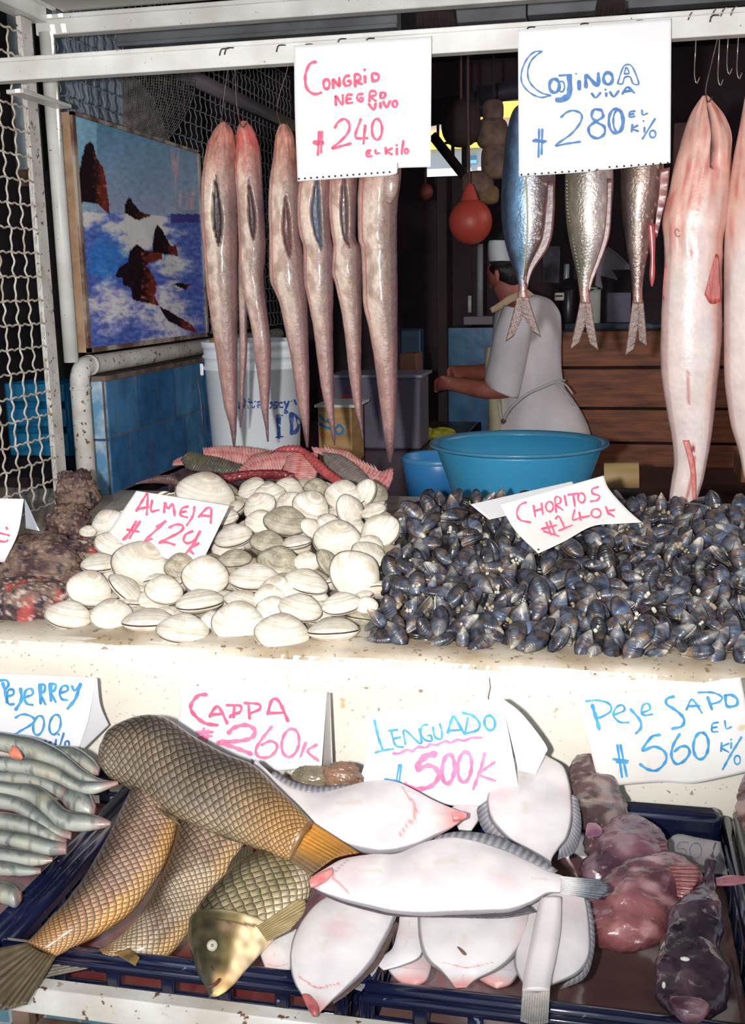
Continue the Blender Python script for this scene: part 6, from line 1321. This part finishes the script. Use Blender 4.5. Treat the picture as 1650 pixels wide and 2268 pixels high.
# ---- fishmonger
MY=4.6
fm=thing('person','fishmonger in a white coat, apron and white cap, back turned, working with both hands','person',(on(1190,900,1,MY)[0],MY,0))
def P3(px,py,y=MY): return on(px,py,1,y)
m_skin=mat('reddish_skin',(176,108,92),(156,86,74),sc=14,rough=.5,sub=.1)
px_=.96
def skinbody():
    V=[];E_=[];R_=[]
    def add(p,r,par=None):
        V.append(tuple(p));R_.append(r);i=len(V)-1
        if par is not None: E_.append((par,i))
        return i
    x0=P3(1195,900)[0]
    pel=add((x0,MY,.90),(.12,.11));sp=add(P3(1180,840),(.10,.10),pel);ch=add(P3(1165,740),(.11,.10),sp);up=add(P3(1150,692),(.085,.08),ch);nk=add(P3(1132,655),(.055,.055),up)
    hd=add(P3(1122,625),(.070,.078),nk);ht=add(P3(1112,600),(.085,.095),hd);tp=add(P3(1112,580),(.07,.08),ht)
    fc_=add(P3(1102,616,MY+.05),(.045,.05),ht)
    sa=add(P3(1148,705,MY-.15),(.052,.052),up);ea=add(P3(1132,866,MY-.21),(.042,.042),sa);fa=add(P3(1060,862,MY-.20),(.040,.040),ea);wa=add(P3(1005,850,MY-.16),(.030,.026),fa);pa=add(P3(985,850,MY-.14),(.040,.028),wa)
    for k in range(4):
        f1=add(P3(972,840+k*7,MY-.14+.01*k),(.012,.012),pa);f2=add(P3(964,846+k*6,MY-.12+.01*k),(.010,.010),f1);f3=add(P3(968,855+k*5,MY-.10),(.008,.008),f2)
    th=add(P3(985,838,MY-.17),(.013,.013),pa);t2=add(P3(974,834,MY-.17),(.010,.010),th)
    sb=add(P3(1130,700,MY+.15),(.055,.055),up);eb=add(P3(1110,820,MY+.14),(.045,.045),sb);fb_=add(P3(1060,826,MY+.06),(.038,.038),eb);wb=add(P3(1025,824,MY),(.030,.026),fb_);pb=add(P3(1008,824,MY-.02),(.038,.028),wb)
    for k in range(4):
        f1=add(P3(998,815+k*6,MY-.03+.01*k),(.012,.012),pb);f2=add(P3(992,820+k*6,MY-.04+.01*k),(.010,.010),f1)
        add(P3(995,828+k*4,MY-.05),(.008,.008),f2)
    th=add(P3(1012,838,MY-.05),(.013,.013),pb);add(P3(1004,842,MY-.05),(.010,.010),th)
    for s in(-1,1):
        h=add((x0+.0,MY+.07*s,.84),(.085,.085),pel);k_=add((x0-.03,MY+.10*s,.48),(.065,.065),h);a_=add((x0+.02,MY+.10*s,.09),(.045,.045),k_);add((x0-.12,MY+.11*s,.04),(.035,.04),a_)
    me=bpy.data.meshes.new('body');me.from_pydata(V,E_,[]);o=bpy.data.objects.new('body',me);COL.objects.link(o)
    o.parent=fm;o.location=-Vector(wl(fm))
    md=o.modifiers.new('s','SKIN');
    for i,r in enumerate(R_): me.skin_vertices[0].data[i].radius=r
    me.skin_vertices[0].data[0].use_root=True
    md.use_smooth_shade=True;sb_=o.modifiers.new('u','SUBSURF');sb_.levels=2;sb_.render_levels=2
    me.materials.append(m_skin);return o
bo=skinbody()
bpy.context.view_layer.update()
WL[bo.name]=(0,0,0)
m_coat=mat('white_cotton_coat',(236,230,234),(214,208,212),sc=5,rough=.8,bump=.5,bsc=16)
fold=lambda u,t,p:.010*nz(p[0]*9,p[1]*9,p[2]*2.2)+.006*nz(p[0]*22,p[1]*22,p[2]*6)
ct=body('coat',[(1130,648,1170,648),(1112,665,1215,662),(1098,690,1238,690),(1092,730,1243,725),(1090,790,1242,780),(1092,840,1246,835),(1098,870,1252,862),(1090,910,1285,905),(1082,950,1303,950),(1080,1010,1308,1010),(1080,1090,1300,1090)],YS(MY),lambda u:.95,m_coat,parent=fm,nL=70,nV=60,disp=fold,label='white cotton coat')
body('sleeve',[(1115,676,1180,690),(1096,730,1176,740),(1084,790,1166,790),(1076,836,1156,840),(1080,852,1146,882)],YS(MY-.21),1.15,m_coat,parent=ct,nL=40,nV=36,disp=lambda u,t,p:fold(u,t,p)*.6)
body('collar',[(1085,682,1090,694),(1104,670,1112,684),(1125,655,1138,668),(1150,644,1170,660),(1168,640,1185,654)],YS(MY-.16),.4,mat('cream_collar',(206,178,150),(190,160,132),sc=10,rough=.8),parent=ct,nL=24,nV=14)
g=G();g.tube(cr([P3(x,y,MY-.27+dy) for x,y,dy in((1112,938,.03),(1130,905,.0),(1165,875,-.01),(1200,858,.0),(1232,845,.03),(1250,843,.10))],40),.006,7)
g.tube(cr([P3(x,y,MY-.25) for x,y in((1228,846),(1245,862),(1262,885),(1270,898))],16),.0045,6);g.tube(cr([P3(x,y,MY-.25) for x,y in((1232,846),(1252,852),(1268,872))],16),.004,6);g.tube(cr([P3(x,y,MY-.24) for x,y in((1105,890),(1108,915),(1114,935))],16),.004,6)
ap=body('apron',[(1078,768,1092,768),(1074,800,1094,800),(1076,840,1098,840),(1080,880,1110,880),(1082,930,1118,940),(1082,1000,1116,1000),(1084,1080,1112,1080)],YS(MY-.10),1.6,mat('cream_apron',(198,192,160),(180,172,140),sc=8,rough=.7),parent=fm,nL=40,nV=24,label='cream apron front')
g.build('apron_strings',mat('apron_string',(200,198,194),rough=.8),fm)
ball('knot',P3(1115,932,MY-.25),.010,mat('dark_grommet',(90,84,80),rough=.6),ap)
hr=body('hair',[(1088,582,1130,580),(1084,592,1146,588),(1086,602,1152,604),(1096,612,1154,618),(1106,622,1150,632),(1116,626,1140,638)],YS(MY-.02),lambda u:1.25,mat('black_hair',(40,32,38),(26,20,26),sc=60,rough=.5,bump=.6,bsc=200,stretch=(1,1,.3)),parent=fm,nL=30,nV=30,disp=lambda u,t,p:.003*nz(p[0]*60,p[1]*60,p[2]*60))
body('ear',[(1096,598,1103,598),(1095,608,1106,608),(1098,618,1105,620),(1101,626,1104,626)],YS(MY-.115),.6,m_skin,parent=fm,nL=14,nV=12)
body('cap',[(1083,533,1122,533),(1081,540,1124,538),(1081,555,1127,553),(1082,570,1130,568),(1083,579,1132,578)],YS(MY-.01),lambda u:1.7,mat('white_cap',(218,226,228),(204,212,216),sc=8,rough=.8,bump=.2,bsc=20),parent=fm,nL=20,nV=30,disp=lambda u,t,p:.0015*nz(p[0]*30,p[1]*30,p[2]*30))
G().box(P3(1085,950)[0]+.02,P3(1290,950)[0]-.03,MY-.15,MY+.15,.02,.62).build('trousers',mat('dark_trousers',(40,38,44),rough=.9),fm,bevel=.05)
# ---- floats
def float_(px,py,rx,rz,y,m,lb,cat='float',rope=None,nm='net_float',pw=1.,grp='floats hung at the back'):
    c=on(px,py,1,y);k=np.linalg.norm(c-CAM)/F;rx*=k;rz*=k;g=G();prof=[]
    for i in range(25):
        a=math.pi*i/24;prof.append((max(.0005,rx*math.copysign(abs(math.sin(a))**pw,1)),-rz*math.copysign(abs(math.cos(a))**pw,math.cos(a))))
    t=thing(nm,lb,cat,c,grp);G().lathe(prof,c,36).build('shell',m,t)
    if rope:
        g=G();g.tube([c+(0,0,rz*.9)]+[on(x,y2,1,y) for x,y2 in rope]+[np.array((on(rope[-1][0],rope[-1][1],1,y)[0],y,2.75))],.005,6);g.build('rope',mat('old_rope',(80,60,56),rough=.9),t)
    return t
m_or=mat('faded_orange_float',(196,82,62),(170,64,52),sc=4,rough=.45)
m_ck=mat('brown_cork',(124,98,84),(80,60,56),sc=18,rough=.85,bump=.6,bsc=50)
t=float_(1042,491,46,48,4.0,m_or,'round faded orange float hanging left of the white cap',rope=[(1040,430),(1036,240)])
G().lathe([(.034,-.0),(.028,.02),(.018,.045),(.012,.06),(.0,.062)],on(1040,446,1,4.0)-(0,0,.0),20).build('neck',m_or,t)
float_(942,425,17,17,4.6,mat('dim_red_float',(130,50,44),(100,40,38),sc=5,rough=.6),'small dim red float near the left of the orange one',rope=[(942,300),(942,240)])
float_(1021,274,41,47,4.2,mat('dark_tarred_float',(58,38,36),(40,28,28),sc=7,rough=.85),'large dark float hanging in front of the bright opening',pw=.85,rope=[(1021,200)])
for px,py,rx,rz,lb in ((1092,247,22,24,'uppermost brown cork of the string before the opening'),(1090,296,33,31,'second brown cork from the top of the string'),(1095,358,28,36,'third brown cork of the string, long and dark'),(1058,407,34,26,'fourth cork, tilted to the left above the orange float'),(1078,432,26,20,'yellowish bottom cork of the string')):
    float_(px,py,rx,rz,4.25,m_ck if rz!=20 else mat('yellowed_cork',(140,118,78),(104,80,60),sc=14,rough=.85),lb,nm='cork_float',pw=.62,grp='corks on a string')
g=G();g.tube([on(x,y,1,4.27) for x,y in((1092,120),(1092,260),(1092,330),(1080,400),(1070,440))],.005,6);tag(g.build('cork_string',mat('dark_cord',(44,34,36),rough=.9)),'dark cord threading the brown corks','cord')
# ---- shelf clutter behind
m_wp=mat('dull_white_plastic',(190,192,190),(170,170,168),sc=6,rough=.5)
def pbox(nm,x0,y0,x1,y1,Y,dp,m,lb,cat,bev=.004):
    a=on(x0,y1,1,Y);b=on(x1,y0,1,Y);return tag(G().box(a[0],b[0],Y,Y+dp,a[2],b[2]).build(nm,m,bevel=bev),lb,cat)
tag(G().tube([on(1063,540,1,5.4),on(1063,716,1,5.4)],.016,12).build('pole',mat('dull_white_pole',(150,148,156),rough=.5)),'dull white upright pole left of the fishmonger','pole')
tag(G().tube([on(1040,655,1,5.4),on(1040,692,1,5.4)],.010,10).build('candle',mat('candle_white',(196,194,190),rough=.6)),'short white candle beside the pole','candle')
pbox('dish_rack',1026,700,1092,720,5.38,.2,mat('dull_mauve_tray',(120,108,122),rough=.5),'low mauve tray on the tiled bench','tray')
xs0=on(1176,720,1,5.1)[0];tag(G().box(xs0,1.3,5.0,5.35,1.265,1.285).build('back_shelf',m_red,bevel=.003),'dark shelf behind the plank partition','shelf')
def cyl(nm,px,y0,y1,hw,Y,m,lb,cat):
    a=on(px,y1,1,Y);b=on(px,y0,1,Y);r=hw*np.linalg.norm(a-CAM)/F;H=b[2]-a[2]
    t=thing(nm,lb,cat,a);G().lathe([(.001,0),(r*.96,0),(r,.004),(r,H-.004),(r*.95,H),(.001,H)],a,28).build('body',m,t);return t,a,r,H
z0=on(1300,717,1,5.1)[2]
t,a,r,H=cyl('white_can',1306,636,716,22,5.1,m_wp,'dull white can on the shelf behind the middle silver fish','can')
g=G();g.tube([a+(-r,-.02,H*.75),a+(0,-r*1.05,H*.92),a+(r,-.02,H*.98)],.005,6);g.build('handle',mat('black_handle',(30,28,30),rough=.5),t)
pbox('grey_box',1343,648,1398,715,5.08,.2,mat('grey_mauve_card',(116,114,132),(100,98,116),sc=5,rough=.7),'grey box on the shelf behind the bronze fish','box')
pbox('meter_box',1228,648,1249,666,4.98,.06,mat('pale_meter',(190,186,180),rough=.5),'small pale square box with a dark centre behind the man','box')
tag(G().lathe([(.001,0),(.016,0),(.016,.006),(.001,.006)],on(1238,657,1,4.975),16).build('dial',m_black),'dark round centre of the small pale box','dial')
t,a,r,H=cyl('kettle',1258,640,715,20,5.15,mat('dark_kettle',(50,44,54),rough=.3,metal=.3),'dark metal kettle on the shelf right of the man','kettle')
G().lathe([(.0,.05),(.02,.045),(.05,.0)],a+(0,0,H),20).build('lid',bpy.data.materials['dark_kettle'],t)
t,a,r,H=cyl('bottle',1254,585,640,6,5.2,mat('cloudy_bottle',(150,160,166),rough=.2),'slim cloudy bottle above the kettle','bottle')
# torn grey paper bag with pointed corners
S=YS(5.0,lambda x,y:.02*math.sin(x*.06))
t=thing('torn_bag','torn grey paper bag with pointed corners on the shelf','bag',S(1345,630))
g=G();O=[(1318,632),(1322,600),(1330,572),(1345,548),(1362,560),(1395,590),(1402,597),(1355,598),(1366,620),(1335,612),(1330,610),(1334,640)]
f=[S(*q) for q in O];b_=[S(q[0]+2,q[1]-2)+np.array((0,.05,0)) for q in O];n_=len(O)
g.add(f+b_,[tuple(range(n_)),tuple(range(2*n_-1,n_-1,-1))]+[(i,(i+1)%n_,n_+(i+1)%n_,n_+i) for i in range(n_)]);g.build('paper',mat('grey_paper',(136,132,142),(112,108,118),sc=8,rough=.8),t,smooth=False)
tag(fan('hanging_rag',[(920,12),(960,8),(1000,6)],[(922,58),(955,62),(1008,56)],YS(2.95),mat('dark_brown_rag',(52,38,36),(36,26,28),sc=10,rough=.95),None,wav=.01),'dark brown rag hanging under the roof between the two price sheets','rag')
tag(fan('hanging_rag',[(1322,0),(1350,0),(1384,0)],[(1316,34),(1345,36),(1386,28)],YS(2.95),bpy.data.materials['dark_brown_rag'],None,wav=.01),'dark brown rag hanging under the roof at the upper right','rag')
pbox('pink_board',1476,270,1530,720,5.2,.03,mat('dull_pink_board',(120,84,84),(90,62,64),sc=4,rough=.7),'dull pinkish board behind the right edge of the blue-lettered sheet','board')
pbox('hanging_cloth',1200,545,1240,628,5.2,.02,mat('pale_grey_cloth',(132,130,144),(60,50,62),sc=7,rough=.8),'pale grey cloth hanging behind the man','cloth')
pbox('lumber',1640,1020,1700,1070,3.2,.2,mat('orange_wood',(150,92,52),(110,62,40),sc=6,rough=.6),'orange-brown piece of wood at the right edge behind the mussels','wood')
# added fill light to brighten the interior, with no opening behind it
il=bpy.data.lights.new('interior_fill','AREA');il.shape='RECTANGLE';il.size=1.6;il.size_y=1.2;il.energy=13;il.color=(1,.90,.86)
ilo=bpy.data.objects.new('interior_fill',il);COL.objects.link(ilo);ilo.location=(1.7,3.9,2.3);ilo.rotation_euler=Vector((-2.2,.6,-1.2)).to_track_quat('-Z','Y').to_euler()
